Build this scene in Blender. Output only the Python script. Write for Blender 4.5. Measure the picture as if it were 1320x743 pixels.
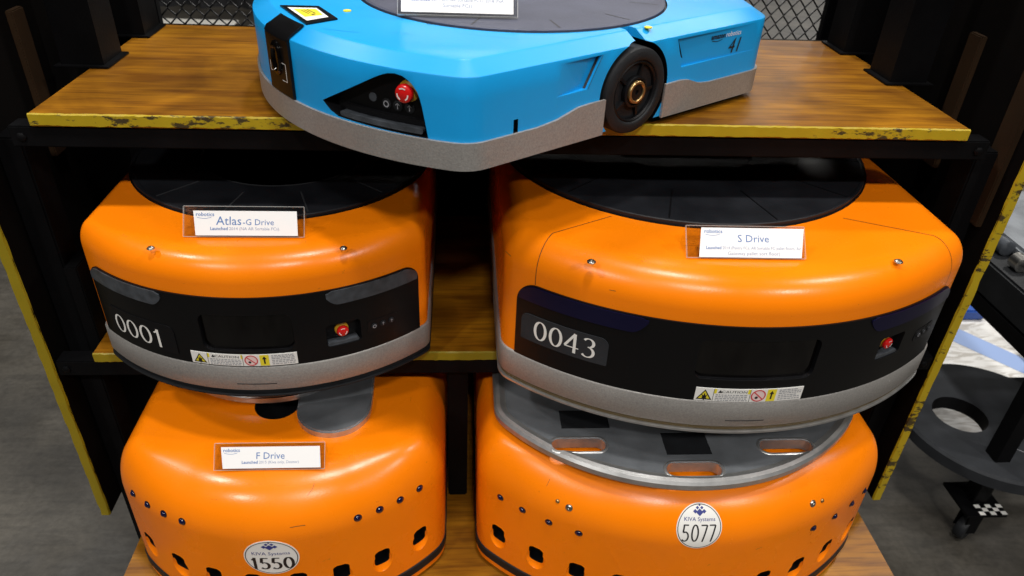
import bpy, bmesh, math, random
from mathutils import Matrix, Vector
random.seed(4)
for o in list(bpy.data.objects): bpy.data.objects.remove(o)
SC = bpy.context.scene
COL = SC.collection
PI = math.pi
TOP = 1.25                      # height of the top shelf surface above the floor (metres)

# ------------------------------------------------------------------ camera
cam_d = bpy.data.cameras.new('camera'); cam = bpy.data.objects.new('camera', cam_d); COL.objects.link(cam)
yaw, pitch, roll = 0.0837, 0.5793, 0.0473
cyw, syw, cpt, spt = math.cos(yaw), math.sin(yaw), math.cos(pitch), math.sin(pitch)
fwd = Vector((syw*cpt, cyw*cpt, -spt)); rgt = Vector((cyw, -syw, 0)); upv = rgt.cross(fwd)
r2 = rgt*math.cos(roll) + upv*math.sin(roll); u2 = -rgt*math.sin(roll) + upv*math.cos(roll)
cm = Matrix((r2, u2, -fwd)).transposed().to_4x4(); cm.translation = (-0.0941, -1.1211, TOP+0.421)
cam.matrix_world = cm
cam_d.sensor_width = 36; cam_d.lens = 952.5/1320*36; cam_d.clip_start = .02; cam_d.clip_end = 120
cam_d.dof.use_dof = True; cam_d.dof.focus_distance = 1.22; cam_d.dof.aperture_fstop = 5.6
SC.camera = cam
# ------------------------------------------------------------------ hall light
w = bpy.data.worlds.new('World'); SC.world = w; w.use_nodes = True
w.node_tree.nodes['Background'].inputs[0].default_value = (.75, .85, 1, 1)
w.node_tree.nodes['Background'].inputs[1].default_value = .012
SC.view_settings.view_transform = 'Standard'; SC.view_settings.look = 'None'
SC.view_settings.exposure = 0; SC.view_settings.gamma = 1
def lamp(x, y, power, size=.55, z=5.6, col=(1, .97, .92)):
    l = bpy.data.lights.new('ceiling_lamp', 'AREA'); l.shape = 'DISK'; l.size = size; l.energy = power; l.color = col
    o = bpy.data.objects.new('ceiling_lamp', l); COL.objects.link(o); o.location = (x, y, z)
    o['label'] = 'round hall lamp high under the ceiling'; o['category'] = 'lamp'; o['group'] = 'hall ceiling lamps'
for lx, ly, lp in ((-3.4,-4.6,160),(0.2,-4.6,160),(3.8,-4.6,160),(-3.4,-1.0,100),(0.2,-1.0,100),(3.8,-1.0,100),(-3.4,2.4,110),(0.2,2.4,90),(3.8,2.4,190),(3.8,9.6,110),(7.4,9.6,130),(.2,13.2,170),(2.0,13.2,170),(3.8,13.2,170),(7.4,13.2,200)):
    lamp(lx, ly, lp, 1.6 if ly > 9 else .5)
# ------------------------------------------------------------------ materials
def new_mat(name, col, rough=.5, metal=0., spec=.5, coat=0., bump=None, vary=None, emit=None, rvary=0.):
    """principled material; bump=(scale,strength); vary=(scale,amount[,stretch])"""
    m = bpy.data.materials.new(name); m.use_nodes = True; nt = m.node_tree; b = nt.nodes['Principled BSDF']
    b.inputs['Base Color'].default_value = (*col, 1); b.inputs['Roughness'].default_value = rough
    b.inputs['Metallic'].default_value = metal; b.inputs['Specular IOR Level'].default_value = spec
    b.inputs['Coat Weight'].default_value = coat; b.inputs['Coat Roughness'].default_value = .12
    tc = nt.nodes.new('ShaderNodeTexCoord')
    def noise(scale, stretch=(1, 1, 1), det=5):
        mp = nt.nodes.new('ShaderNodeMapping'); mp.inputs['Scale'].default_value = stretch
        n = nt.nodes.new('ShaderNodeTexNoise'); n.inputs['Scale'].default_value = scale; n.inputs['Detail'].default_value = det
        nt.links.new(tc.outputs['Object'], mp.inputs[0]); nt.links.new(mp.outputs[0], n.inputs['Vector']); return n
    if vary:
        n = noise(vary[0], vary[2] if len(vary) > 2 else (1, 1, 1))
        r = nt.nodes.new('ShaderNodeValToRGB'); a = vary[1]
        r.color_ramp.elements[0].position = .3; r.color_ramp.elements[1].position = .7
        r.color_ramp.elements[0].color = (*[c*(1-a) for c in col], 1); r.color_ramp.elements[1].color = (*[min(1, c*(1+a)) for c in col], 1)
        nt.links.new(n.outputs['Fac'], r.inputs[0]); nt.links.new(r.outputs[0], b.inputs['Base Color'])
    if rvary:
        n = noise(9); mr = nt.nodes.new('ShaderNodeMapRange'); mr.inputs[1].default_value = .3; mr.inputs[2].default_value = .7
        mr.inputs[3].default_value = rough-rvary; mr.inputs[4].default_value = rough+rvary
        nt.links.new(n.outputs['Fac'], mr.inputs[0]); nt.links.new(mr.outputs[0], b.inputs['Roughness'])
    if bump:
        n = noise(bump[0]); bp = nt.nodes.new('ShaderNodeBump'); bp.inputs['Strength'].default_value = bump[1]; bp.inputs['Distance'].default_value = .002
        nt.links.new(n.outputs['Fac'], bp.inputs['Height']); nt.links.new(bp.outputs[0], b.inputs['Normal'])
    return m
M = {}
M['orange'] = new_mat('orange_plastic', (.95, .222, .002), .27, spec=.36, vary=(5, .05), bump=(260, .05), rvary=.07)
def scuffed(m, col, amount, mul=1.):
    nt = m.node_tree; b = nt.nodes['Principled BSDF']; L = nt.links.new; src = b.inputs['Base Color'].links[0].from_socket; tc = nt.nodes.new('ShaderNodeTexCoord'); acc = None
    for sc, st, rot, thr in ((7, (1, 16, 16), (.2, .3, .5), .715), (9, (14, 1, 14), (.1, .5, -.4), .72), (26, (1, 1, 1), (0, 0, 0), .74)):
        mp = nt.nodes.new('ShaderNodeMapping'); mp.inputs['Scale'].default_value = st; mp.inputs['Rotation'].default_value = rot; L(tc.outputs['Object'], mp.inputs[0])
        n = nt.nodes.new('ShaderNodeTexNoise'); n.inputs['Scale'].default_value = sc*mul; n.inputs['Detail'].default_value = 6; n.inputs['Roughness'].default_value = .75; L(mp.outputs[0], n.inputs['Vector'])
        g = nt.nodes.new('ShaderNodeMapRange'); g.inputs[1].default_value = thr-.05; g.inputs[2].default_value = thr+.02; g.inputs[4].default_value = amount; L(n.outputs['Fac'], g.inputs[0])
        if acc is None: acc = g.outputs[0]
        else: x = nt.nodes.new('ShaderNodeMath'); x.operation = 'MAXIMUM'; L(acc, x.inputs[0]); L(g.outputs[0], x.inputs[1]); acc = x.outputs[0]
    x = nt.nodes.new('ShaderNodeMix'); x.data_type = 'RGBA'; L(acc, x.inputs[0]); L(src, x.inputs['A']); x.inputs['B'].default_value = (*col, 1); L(x.outputs['Result'], b.inputs['Base Color'])
scuffed(M['orange'], (.22, .07, .01), .7)
M['blue'] = new_mat('blue_plastic', (.004, .32, .74), .42, spec=.5, vary=(5, .04), bump=(320, .06), rvary=.05)
scuffed(M['blue'], (.16, .36, .55), .55)
M['cast'] = new_mat('cast_aluminium', (.37, .355, .34), .5, metal=.5, vary=(330, .13), bump=(520, .3), rvary=.12)
scuffed(M['cast'], (.12, .11, .10), .6); scuffed(M['cast'], (.66, .64, .60), .7, 1.37)
M['cast_dark'] = new_mat('machined_grey_plate', (.20, .215, .235), .42, metal=.5, vary=(14, .25), bump=(500, .15), rvary=.1)
M['plate_rim'] = new_mat('pale_plate_rim', (.5, .5, .5), .35, metal=.8, vary=(40, .15))  # paler, shinier metal for plate rims and lips
M['black'] = new_mat('black_plastic', (.004, .004, .005), .42, spec=.25, bump=(600, .08))
M['fascia'] = new_mat('satin_black_fascia', (.0035, .0035, .004), .34, spec=.24, bump=(500, .05), rvary=.04)
M['gloss'] = new_mat('dark_scanner_window', (.002, .0015, .0015), .07, spec=.4)
M['rubber'] = new_mat('black_rubber', (.008, .009, .011), .6, spec=.35, vary=(30, .25), bump=(300, .25))
M['turn'] = new_mat('black_turntable', (.008, .009, .012), .5, spec=.35, vary=(18, .3), bump=(250, .2), rvary=.08)
M['rib'] = new_mat('scuffed_rib', (.03, .032, .036), .5)
M['bluedisc'] = new_mat('slate_turntable', (.055, .06, .095), .55, vary=(14, .15), bump=(300, .2))
M['lens'] = new_mat('smoked_grey_lens', (.05, .056, .066), .28, vary=(60, .35), coat=.15)
M['navy'] = new_mat('deep_blue_lens', (.003, .0025, .022), .28, spec=.35)
M['led'] = new_mat('dark_blue_dome', (.003, .003, .03), .08, coat=.6)
M['red'] = new_mat('red_button', (.62, .008, .008), .3, coat=.3)
M['yellowc'] = new_mat('yellow_collar', (.62, .33, .015), .45)
M['white'] = new_mat('white_print', (.80, .79, .76), .5)
M['paper'] = new_mat('white_paper', (.83, .82, .82), .6)
M['ink'] = new_mat('black_ink', (.01, .01, .012), .5)
M['navyink'] = new_mat('navy_ink', (.03, .04, .22), .5)
M['blueink'] = new_mat('blue_ink', (.07, .17, .42), .5)
M['greyink'] = new_mat('grey_ink', (.28, .33, .47), .6)
M['redink'] = new_mat('red_ink', (.6, .05, .06), .5)
M['pinkprint'] = new_mat('pale_pink_print', (.80, .60, .58), .5)
M['yellowp'] = new_mat('yellow_print', (.80, .66, .03), .45)
M['greyprint'] = new_mat('grey_fine_print', (.33, .33, .36), .55)
M['steel'] = new_mat('bright_steel', (.62, .6, .56), .28, metal=1)
M['brass'] = new_mat('old_brass', (.45, .30, .13), .35, metal=.9)
M['groove'] = new_mat('brown_seal', (.10, .065, .02), .5)
M['frame'] = new_mat('black_painted_steel', (.003, .003, .0035), .5, spec=.10, vary=(12, .3), bump=(200, .15), rvary=.08)
M['panelblack'] = new_mat('black_painted_plywood', (.0022, .0017, .0015), .65, spec=.1, vary=(6, .35), bump=(60, .2))
M['wire'] = new_mat('black_coated_wire', (.009, .009, .010), .4)
M['greydisc'] = new_mat('dark_grey_foam_disc', (.022, .024, .028), .7, spec=.25, vary=(20, .2), bump=(200, .2))
M['tape_blue'] = new_mat('pale_blue_tape', (.30, .42, .72), .5)
M['cobalt'] = new_mat('cobalt_plastic', (.01, .07, .35), .4)
M['drape'] = new_mat('black_drape_cloth', (.010, .010, .012), .9)
M['wood_glimpse'] = new_mat('brown_wood_glimpse', (.022, .011, .004), .7, spec=.2, vary=(8, .3, (1, 1, 1)))
M['lightwood'] = new_mat('pale_tape', (.8, .78, .72), .6)

def wood(name, c0, c1, rough=.44):
    m = bpy.data.materials.new(name); m.use_nodes = True; nt = m.node_tree; b = nt.nodes['Principled BSDF']; L = nt.links.new
    tc = nt.nodes.new('ShaderNodeTexCoord'); mp = nt.nodes.new('ShaderNodeMapping'); mp.inputs['Scale'].default_value = (1.6, 9, 9)
    L(tc.outputs['Object'], mp.inputs[0])
    n1 = nt.nodes.new('ShaderNodeTexNoise'); n1.inputs['Scale'].default_value = 3.2; n1.inputs['Detail'].default_value = 8; n1.inputs['Distortion'].default_value = .6
    L(mp.outputs[0], n1.inputs['Vector'])
    mp2 = nt.nodes.new('ShaderNodeMapping'); mp2.inputs['Scale'].default_value = (4, 75, 75); L(tc.outputs['Object'], mp2.inputs[0])
    n2 = nt.nodes.new('ShaderNodeTexNoise'); n2.inputs['Scale'].default_value = 2.5; n2.inputs['Detail'].default_value = 4; L(mp2.outputs[0], n2.inputs['Vector'])
    n3 = nt.nodes.new('ShaderNodeTexNoise'); n3.inputs['Scale'].default_value = 6; n3.inputs['Detail'].default_value = 6; n3.inputs['Distortion'].default_value = .8; L(tc.outputs['Object'], n3.inputs['Vector'])
    r = nt.nodes.new('ShaderNodeValToRGB'); r.color_ramp.elements[0].position = .34; r.color_ramp.elements[1].position = .66
    r.color_ramp.elements[0].color = (*c0, 1); r.color_ramp.elements[1].color = (*c1, 1); L(n1.outputs['Fac'], r.inputs[0])
    mx = nt.nodes.new('ShaderNodeMix'); mx.data_type = 'RGBA'; mx.blend_type = 'MULTIPLY'; mx.inputs[0].default_value = .8
    r2_ = nt.nodes.new('ShaderNodeValToRGB'); r2_.color_ramp.elements[0].position = .32; r2_.color_ramp.elements[1].position = .55
    r2_.color_ramp.elements[0].color = (.55, .5, .45, 1); r2_.color_ramp.elements[1].color = (1, 1, 1, 1); L(n2.outputs['Fac'], r2_.inputs[0])
    L(r.outputs[0], mx.inputs['A']); L(r2_.outputs[0], mx.inputs['B'])
    mx2 = nt.nodes.new('ShaderNodeMix'); mx2.data_type = 'RGBA'; mx2.blend_type = 'MULTIPLY'; mx2.inputs[0].default_value = .85
    r3 = nt.nodes.new('ShaderNodeValToRGB'); r3.color_ramp.elements[0].position = .35; r3.color_ramp.elements[1].position = .6
    r3.color_ramp.elements[0].color = (.52, .48, .40, 1); r3.color_ramp.elements[1].color = (1, 1, 1, 1); L(n3.outputs['Fac'], r3.inputs[0])
    L(mx.outputs['Result'], mx2.inputs['A']); L(r3.outputs[0], mx2.inputs['B']); L(mx2.outputs['Result'], b.inputs['Base Color'])
    b.inputs['Roughness'].default_value = rough; b.inputs['Specular IOR Level'].default_value = .3
    bp = nt.nodes.new('ShaderNodeBump'); bp.inputs['Strength'].default_value = .12; bp.inputs['Distance'].default_value = .001
    L(n2.outputs['Fac'], bp.inputs['Height']); L(bp.outputs[0], b.inputs['Normal'])
    return m
M['wood'] = wood('varnished_wood', (.22, .080, .003), (.39, .165, .007))

def worn(name, col, under, thr, scale, stretch):
    m = bpy.data.materials.new(name); m.use_nodes = True; nt = m.node_tree; b = nt.nodes['Principled BSDF']; L = nt.links.new
    tc = nt.nodes.new('ShaderNodeTexCoord'); mp = nt.nodes.new('ShaderNodeMapping'); mp.inputs['Scale'].default_value = stretch; L(tc.outputs['Object'], mp.inputs[0])
    n = nt.nodes.new('ShaderNodeTexNoise'); n.inputs['Scale'].default_value = scale; n.inputs['Detail'].default_value = 8; n.inputs['Roughness'].default_value = .7; L(mp.outputs[0], n.inputs['Vector'])
    n0 = nt.nodes.new('ShaderNodeTexNoise'); n0.inputs['Scale'].default_value = scale*.16; n0.inputs['Detail'].default_value = 2; L(mp.outputs[0], n0.inputs['Vector'])
    ad = nt.nodes.new('ShaderNodeMath'); ad.operation = 'MULTIPLY_ADD'; ad.inputs[1].default_value = .55; L(n0.outputs['Fac'], ad.inputs[0]); L(n.outputs['Fac'], ad.inputs[2])
    r = nt.nodes.new('ShaderNodeValToRGB'); r.color_ramp.elements[0].position = thr-.02; r.color_ramp.elements[1].position = thr+.02
    r.color_ramp.elements[0].color = (*under, 1); r.color_ramp.elements[1].color = (*col, 1); L(ad.outputs[0], r.inputs[0]); L(r.outputs[0], b.inputs['Base Color'])
    b.inputs['Roughness'].default_value = .5
    bp = nt.nodes.new('ShaderNodeBump'); bp.inputs['Strength'].default_value = .35; bp.inputs['Distance'].default_value = .001; L(r.outputs[0], bp.inputs['Height']); L(bp.outputs[0], b.inputs['Normal'])
    return m
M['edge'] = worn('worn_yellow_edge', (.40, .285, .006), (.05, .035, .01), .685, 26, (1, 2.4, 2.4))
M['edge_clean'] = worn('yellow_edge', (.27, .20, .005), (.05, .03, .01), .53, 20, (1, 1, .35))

def concrete(name):
    m = new_mat(name, (.066, .059, .048), .5, vary=(3.2, .30), bump=(45, .3), rvary=.12); nt = m.node_tree; b = nt.nodes['Principled BSDF']; L = nt.links.new
    src = b.inputs['Base Color'].links[0].from_socket; tc = nt.nodes.new('ShaderNodeTexCoord')
    def lay(scale, stretch, rot, lo, hi, dark, fac, src):
        mp = nt.nodes.new('ShaderNodeMapping'); mp.inputs['Scale'].default_value = stretch; mp.inputs['Rotation'].default_value = (0, 0, rot); L(tc.outputs['Object'], mp.inputs[0])
        n = nt.nodes.new('ShaderNodeTexNoise'); n.inputs['Scale'].default_value = scale; n.inputs['Detail'].default_value = 9; n.inputs['Roughness'].default_value = .68; L(mp.outputs[0], n.inputs['Vector'])
        r = nt.nodes.new('ShaderNodeValToRGB'); r.color_ramp.elements[0].position = lo; r.color_ramp.elements[1].position = hi; r.color_ramp.elements[0].color = (*dark, 1); r.color_ramp.elements[1].color = (1, 1, 1, 1); L(n.outputs['Fac'], r.inputs[0])
        x = nt.nodes.new('ShaderNodeMix'); x.data_type = 'RGBA'; x.blend_type = 'MULTIPLY'; x.inputs[0].default_value = fac; L(src, x.inputs['A']); L(r.outputs[0], x.inputs['B']); return x.outputs['Result']
    src = lay(60, (1, 1, 1), 0, .3, .6, (.55, .54, .52), .8, src); src = lay(5, (1, 7, 1), .7, .38, .52, (.6, .6, .6), .7, src); src = lay(1.6, (1, 1, 1), 0, .4, .6, (.55, .55, .56), .8, src)
    L(src, b.inputs['Base Color']); return m
M['floor'] = concrete('polished_concrete')

def marble(name):
    m = bpy.data.materials.new(name); m.use_nodes = True; nt = m.node_tree; b = nt.nodes['Principled BSDF']; L = nt.links.new
    tc = nt.nodes.new('ShaderNodeTexCoord'); mp = nt.nodes.new('ShaderNodeMapping'); mp.inputs['Rotation'].default_value = (0, 0, .9); mp.inputs['Scale'].default_value = (1, 4, 1); L(tc.outputs['Object'], mp.inputs[0])
    n = nt.nodes.new('ShaderNodeTexNoise'); n.inputs['Scale'].default_value = 9; n.inputs['Detail'].default_value = 8; n.inputs['Distortion'].default_value = 1.5; L(mp.outputs[0], n.inputs['Vector'])
    r = nt.nodes.new('ShaderNodeValToRGB'); r.color_ramp.elements[0].position = .38; r.color_ramp.elements[1].position = .56
    r.color_ramp.elements[0].color = (.55, .52, .48, 1); r.color_ramp.elements[1].color = (.86, .85, .83, 1); L(n.outputs['Fac'], r.inputs[0]); L(r.outputs[0], b.inputs['Base Color'])
    b.inputs['Roughness'].default_value = .45; return m
M['marble'] = marble('white_streaked_board')

def acrylic(name):
    m = bpy.data.materials.new(name); m.use_nodes = True; nt = m.node_tree; nt.nodes.remove(nt.nodes['Principled BSDF']); L = nt.links.new
    out = nt.nodes['Material Output']; t = nt.nodes.new('ShaderNodeBsdfTransparent'); t.inputs[0].default_value = (.965, .965, .96, 1)
    g = nt.nodes.new('ShaderNodeBsdfGlossy'); g.inputs['Roughness'].default_value = .05
    mx = nt.nodes.new('ShaderNodeMixShader'); mx.inputs[0].default_value = .06
    L(t.outputs[0], mx.inputs[1]); L(g.outputs[0], mx.inputs[2]); L(mx.outputs[0], out.inputs[0]); return m
M['acrylic'] = acrylic('clear_acrylic')
def clear_edge(name):
    m = bpy.data.materials.new(name); m.use_nodes = True; nt = m.node_tree; b = nt.nodes['Principled BSDF']; L = nt.links.new; b.inputs['Base Color'].default_value = (.8, .8, .78, 1); b.inputs['Roughness'].default_value = .2
    t = nt.nodes.new('ShaderNodeBsdfTransparent'); mx = nt.nodes.new('ShaderNodeMixShader'); mx.inputs[0].default_value = .32
    L(t.outputs[0], mx.inputs[1]); L(b.outputs[0], mx.inputs[2]); L(mx.outputs[0], nt.nodes['Material Output'].inputs[0]); return m
M['acrylic_edge'] = clear_edge('polished_acrylic_edge')

# ------------------------------------------------------------------ object helpers
def link(name, me, mat, parent=None, sharp=40, smooth=True):
    if mat is not None: me.materials.append(M[mat])
    if smooth and len(me.polygons):
        me.polygons.foreach_set('use_smooth', [True]*len(me.polygons)); me.set_sharp_from_angle(angle=math.radians(sharp))
    o = bpy.data.objects.new(name, me); COL.objects.link(o)
    if parent is not None: o.parent = parent
    return o
def mesh(name, v, f, mat, parent=None, sharp=40, smooth=True):
    me = bpy.data.meshes.new(name); me.from_pydata([tuple(p) for p in v], [], f); me.update()
    return link(name, me, mat, parent, sharp, smooth)
def thing(name, label, cat, loc=(0, 0, 0), rz=0, group=None):
    o = bpy.data.objects.new(name, None); COL.objects.link(o); o.location = loc; o.rotation_euler = (0, 0, rz); o.empty_display_size = .05
    tag(o, label, cat, group); return o
def tag(o, label, cat, group=None):
    o['label'] = label; o['category'] = cat
    if group: o['group'] = group
    return o
def boxm(x0, x1, y0, y1, z0, z1, bev=0.):
    bm = bmesh.new(); bmesh.ops.create_cube(bm, size=1)
    for v in bm.verts: v.co = ((x0+x1)/2+v.co.x*(x1-x0), (y0+y1)/2+v.co.y*(y1-y0), (z0+z1)/2+v.co.z*(z1-z0))
    if bev: bmesh.ops.bevel(bm, geom=bm.edges[:], offset=bev, segments=2, affect='EDGES')
    me = bpy.data.meshes.new('box'); bm.to_mesh(me); bm.free(); return me
def box(name, x0, x1, y0, y1, z0, z1, mat, parent=None, bev=0.):
    me = boxm(x0, x1, y0, y1, z0, z1, bev); me.name = name; return link(name, me, mat, parent, 30)
def lathe_vf(prof, seg=32, mtx=Matrix.Identity(4)):
    v = []; f = []
    for r, h in prof:
        for i in range(seg):
            t = 2*PI*i/seg; v.append(mtx @ Vector((r*math.cos(t), r*math.sin(t), h)))
    for k in range(len(prof)-1):
        for i in range(seg):
            a, b = k*seg+i, k*seg+(i+1) % seg; f.append((a, b, b+seg, a+seg))
    f.append(tuple(range(seg))[::-1]); f.append(tuple(range((len(prof)-1)*seg, len(prof)*seg)))
    return v, f
def lathe(name, prof, mat, parent=None, seg=32, mtx=Matrix.Identity(4), sharp=40):
    v, f = lathe_vf(prof, seg, mtx); return mesh(name, v, f, mat, parent, sharp)
def tube_vf(path, r, seg=8):
    """round tube along a polyline"""
    v = []; f = []; P = [Vector(p) for p in path]
    for i, p in enumerate(P):
        d = (P[min(i+1, len(P)-1)]-P[max(i-1, 0)]).normalized(); a = d.orthogonal().normalized() if abs(d.z) > .99 else d.cross(Vector((0, 0, 1))).normalized(); b = d.cross(a)
        for k in range(seg):
            t = 2*PI*k/seg; v.append(p+a*(r*math.cos(t))+b*(r*math.sin(t)))
    for i in range(len(P)-1):
        for k in range(seg):
            a, b = i*seg+k, i*seg+(k+1) % seg; f.append((a, b, b+seg, a+seg))
    f.append(tuple(range(seg))[::-1]); f.append(tuple(range((len(P)-1)*seg, len(P)*seg)))
    return v, f
def cut(o, parts, sharp=40):
    """carve closed meshes [(verts, faces, material)] out of an unparented object"""
    for v, f, mat in parts:
        me = bpy.data.meshes.new('cutter'); me.from_pydata([tuple(p) for p in v], [], f); me.update()
        bm = bmesh.new(); bm.from_mesh(me); bmesh.ops.recalc_face_normals(bm, faces=bm.faces); bm.to_mesh(me); bm.free()
        me.materials.append(M[mat]); c = bpy.data.objects.new('cutter', me); COL.objects.link(c)
        md = o.modifiers.new('b', 'BOOLEAN'); md.operation = 'DIFFERENCE'; md.solver = 'EXACT'; md.object = c; md.material_mode = 'TRANSFER'
        dg = bpy.context.evaluated_depsgraph_get(); nm = bpy.data.meshes.new_from_object(o.evaluated_get(dg))
        o.modifiers.clear(); old = o.data; o.data = nm; nm.name = o.name; bpy.data.meshes.remove(old); bpy.data.objects.remove(c); bpy.data.meshes.remove(me)
    o.data.polygons.foreach_set('use_smooth', [True]*len(o.data.polygons)); o.data.set_sharp_from_angle(angle=math.radians(sharp))
def merge(lst):
    v = []; f = []
    for a, b in lst:
        n = len(v); v += list(a); f += [tuple(i+n for i in q) for q in b]
    return v, f

# ------------------------------------------------------------------ shells: a plan outline swept up a profile
def outline(h,yf,R,r,yb,rb=.05,back_arc=False,n=40):
    """right half from front centre to back centre, then mirrored; returns list of (x,y,nx,ny,s)"""
    pts=[]
    cy=yf+R; k=math.sqrt((R-r)**2-(h-r)**2); a=math.atan2(h-r,k)
    def front(sy,c0):
        q=[]
        for i in range(n+1):
            t=a*i/n; q.append((R*math.sin(t),sy*(-R*math.cos(t))+c0,math.sin(t),-sy*math.cos(t)))
        fc=(h-r,c0-sy*k)
        for i in range(1,13):
            t=a+(math.pi/2-a)*i/12; q.append((fc[0]+r*math.sin(t),fc[1]-sy*r*math.cos(t),math.sin(t),-sy*math.cos(t)))
        return q
    pts=front(1,cy)
    if back_arc:
        b=front(-1,yb-R)[::-1]
        y0=pts[-1][1];y1=b[0][1]
        for i in range(1,20): pts.append((h,y0+(y1-y0)*i/20,1,0))
        pts+=b
    else:
        y0=pts[-1][1]
        for i in range(1,20): pts.append((h,y0+(yb-rb-y0)*i/20,1,0))
        for i in range(0,9):
            t=math.pi/2*i/8; pts.append((h-rb+rb*math.cos(t),yb-rb+rb*math.sin(t),math.cos(t),math.sin(t)))
        for i in range(1,9): pts.append(((h-rb)*(1-i/8),yb,0,1))
    out=[];s=0
    for i,q in enumerate(pts):
        if i: s+=math.hypot(q[0]-pts[i-1][0],q[1]-pts[i-1][1])
        out.append((*q,s))
    left=[(-x,y,-nx,ny,-s) for x,y,nx,ny,s in out[1:-1]][::-1]
    return left+out      # s ascending from -L to L
def at(o,s):
    lo,hi=0,len(o)-1
    while hi-lo>1:
        m=(lo+hi)//2
        if o[m][4]<=s: lo=m
        else: hi=m
    A,B=o[lo],o[hi]; t=(s-A[4])/(B[4]-A[4])
    return tuple(A[i]+(B[i]-A[i])*t for i in range(4))
class Shell:
    def __init__(s, o, prof, arcl=False, sc=None, kside=1.):
        s.o = o; s.prof = prof; s.arcl = arcl; s.sc = sc; s.ks = kside      # shoulders tighten from the front (1) to the sides (kside)
    def k(s, q):
        if s.sc is None: return 1.
        t = min(1, max(0, (abs(q)/s.sc-.5)/.45)); t = t*t*(3-2*t); return 1+(s.ks-1)*t
    def height(s, t):
        """height reached after walking t up the profile"""
        d = s.prof[0][1]
        for (a, za), (b, zb) in zip(s.prof, s.prof[1:]):
            l = math.hypot(b-a, zb-za)
            if t <= d+l: return za+(zb-za)*(t-d)/l
            d += l
        return s.prof[-1][1]-1e-5
    def offz(s, z):
        P = s.prof
        if z <= P[0][1]: return P[0][0], 0.
        for (a, za), (b, zb) in zip(P, P[1:]):
            if za <= z <= zb and zb > za: t = (z-za)/(zb-za); return a+(b-a)*t, (b-a)/(zb-za)
        return P[-1][0], 4.
    def frame(s, q, z, l=0.):
        if s.arcl: z = s.height(z)
        x, y, nx, ny = at(s.o, q); k = math.hypot(nx, ny); nx /= k; ny /= k; off, d = s.offz(z); kk = s.k(q) if off > 0 else 1; off *= kk; d *= kk; h = 1/math.sqrt(1+d*d)
        n = Vector((nx*h, ny*h, d*h)); t = Vector((-ny, nx, 0)); b = n.cross(t)
        m = Matrix((t, b, n)).transposed().to_4x4(); m.translation = Vector((x-nx*off, y-ny*off, z))+n*l; return m
    def pos(s, q, z, l=0.): return s.frame(q, z, l).translation
    def loft(s, prof=None, cap=True, inward=0.):
        P = prof or s.prof; n = len(s.o); v = []; f = []
        for off, z in P:
            for x, y, nx, ny, q in s.o:
                oo = off*s.k(q) if off > 0 else off; v.append((x-nx*oo, y-ny*oo, z))
        for k in range(len(P)-1):
            for i in range(n):
                j = (i+1) % n; f.append((k*n+i, k*n+j, (k+1)*n+j, (k+1)*n+i))
        f.append(tuple(range(n))[::-1]); last = v[-n:]; k = len(P)-1
        cx = sum(p[0] for p in last)/n; cy = sum(p[1] for p in last)/n
        for sc in (.97, .85, .7, .5, .3, .1):
            v += [(cx+(x-cx)*sc, cy+(y-cy)*sc, z) for x, y, z in last]
            for i in range(n):
                j = (i+1) % n; f.append((k*n+i, k*n+j, (k+1)*n+j, (k+1)*n+i))
            k += 1
        f.append(tuple(range(k*n, (k+1)*n)))
        return v, f
    def patch(s, q0, q1, lo, hi, l0, l1, ns=40, nz=6):
        """closed slab that follows the wall between lift l0 and l1; lo/hi give its lower and upper edge"""
        lo_ = lo if callable(lo) else (lambda q: lo); hi_ = hi if callable(hi) else (lambda q: hi)
        v = []; f = []; W = nz+1
        qs = [q0+(q1-q0)*(.5-.5*math.cos(PI*i/ns)) for i in range(ns+1)]
        for l in (l0, l1):
            for q in qs:
                a, b = lo_(q), hi_(q)
                for k in range(W): v.append(s.pos(q, a+(b-a)*k/nz, l))
        N = (ns+1)*W; ix = lambda i, k, L: L*N+i*W+k
        for i in range(ns):
            for k in range(nz):
                f.append((ix(i, k, 1), ix(i+1, k, 1), ix(i+1, k+1, 1), ix(i, k+1, 1))); f.append((ix(i, k, 0), ix(i, k+1, 0), ix(i+1, k+1, 0), ix(i+1, k, 0)))
            f.append((ix(i, 0, 0), ix(i+1, 0, 0), ix(i+1, 0, 1), ix(i, 0, 1))); f.append((ix(i, nz, 0), ix(i, nz, 1), ix(i+1, nz, 1), ix(i+1, nz, 0)))
        for k in range(nz):
            f.append((ix(0, k, 0), ix(0, k, 1), ix(0, k+1, 1), ix(0, k+1, 0))); f.append((ix(ns, k, 0), ix(ns, k+1, 0), ix(ns, k+1, 1), ix(ns, k, 1)))
        return v, f
def rr(q0, q1, z0, z1, r, rt=None, rb=None):
    """rounded rectangle as lower / upper edge functions"""
    rt = r if rt is None else rt; rb = r if rb is None else rb
    def dip(q, r):
        d = min(q-q0, q1-q); return 0 if d >= r or r == 0 else r-math.sqrt(max(0, r*r-(r-max(d, 0))**2))
    e = 1e-4
    return (lambda q: min(z0+dip(q, rb), (z0+z1)/2-e)), (lambda q: max(z1-dip(q, rt), (z0+z1)/2+e))
def ell(q0, z0, a, b):
    g = lambda q: b*math.sqrt(max(1e-4, 1-((q-q0)/a)**2)); return (lambda q: z0-g(q)), (lambda q: z0+g(q))
def pw(pts):
    def g(q):
        if q <= pts[0][0]: return pts[0][1]
        for (a, za), (b, zb) in zip(pts, pts[1:]):
            if q <= b: return za+(zb-za)*(q-a)/(b-a)
        return pts[-1][1]
    return g

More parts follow.
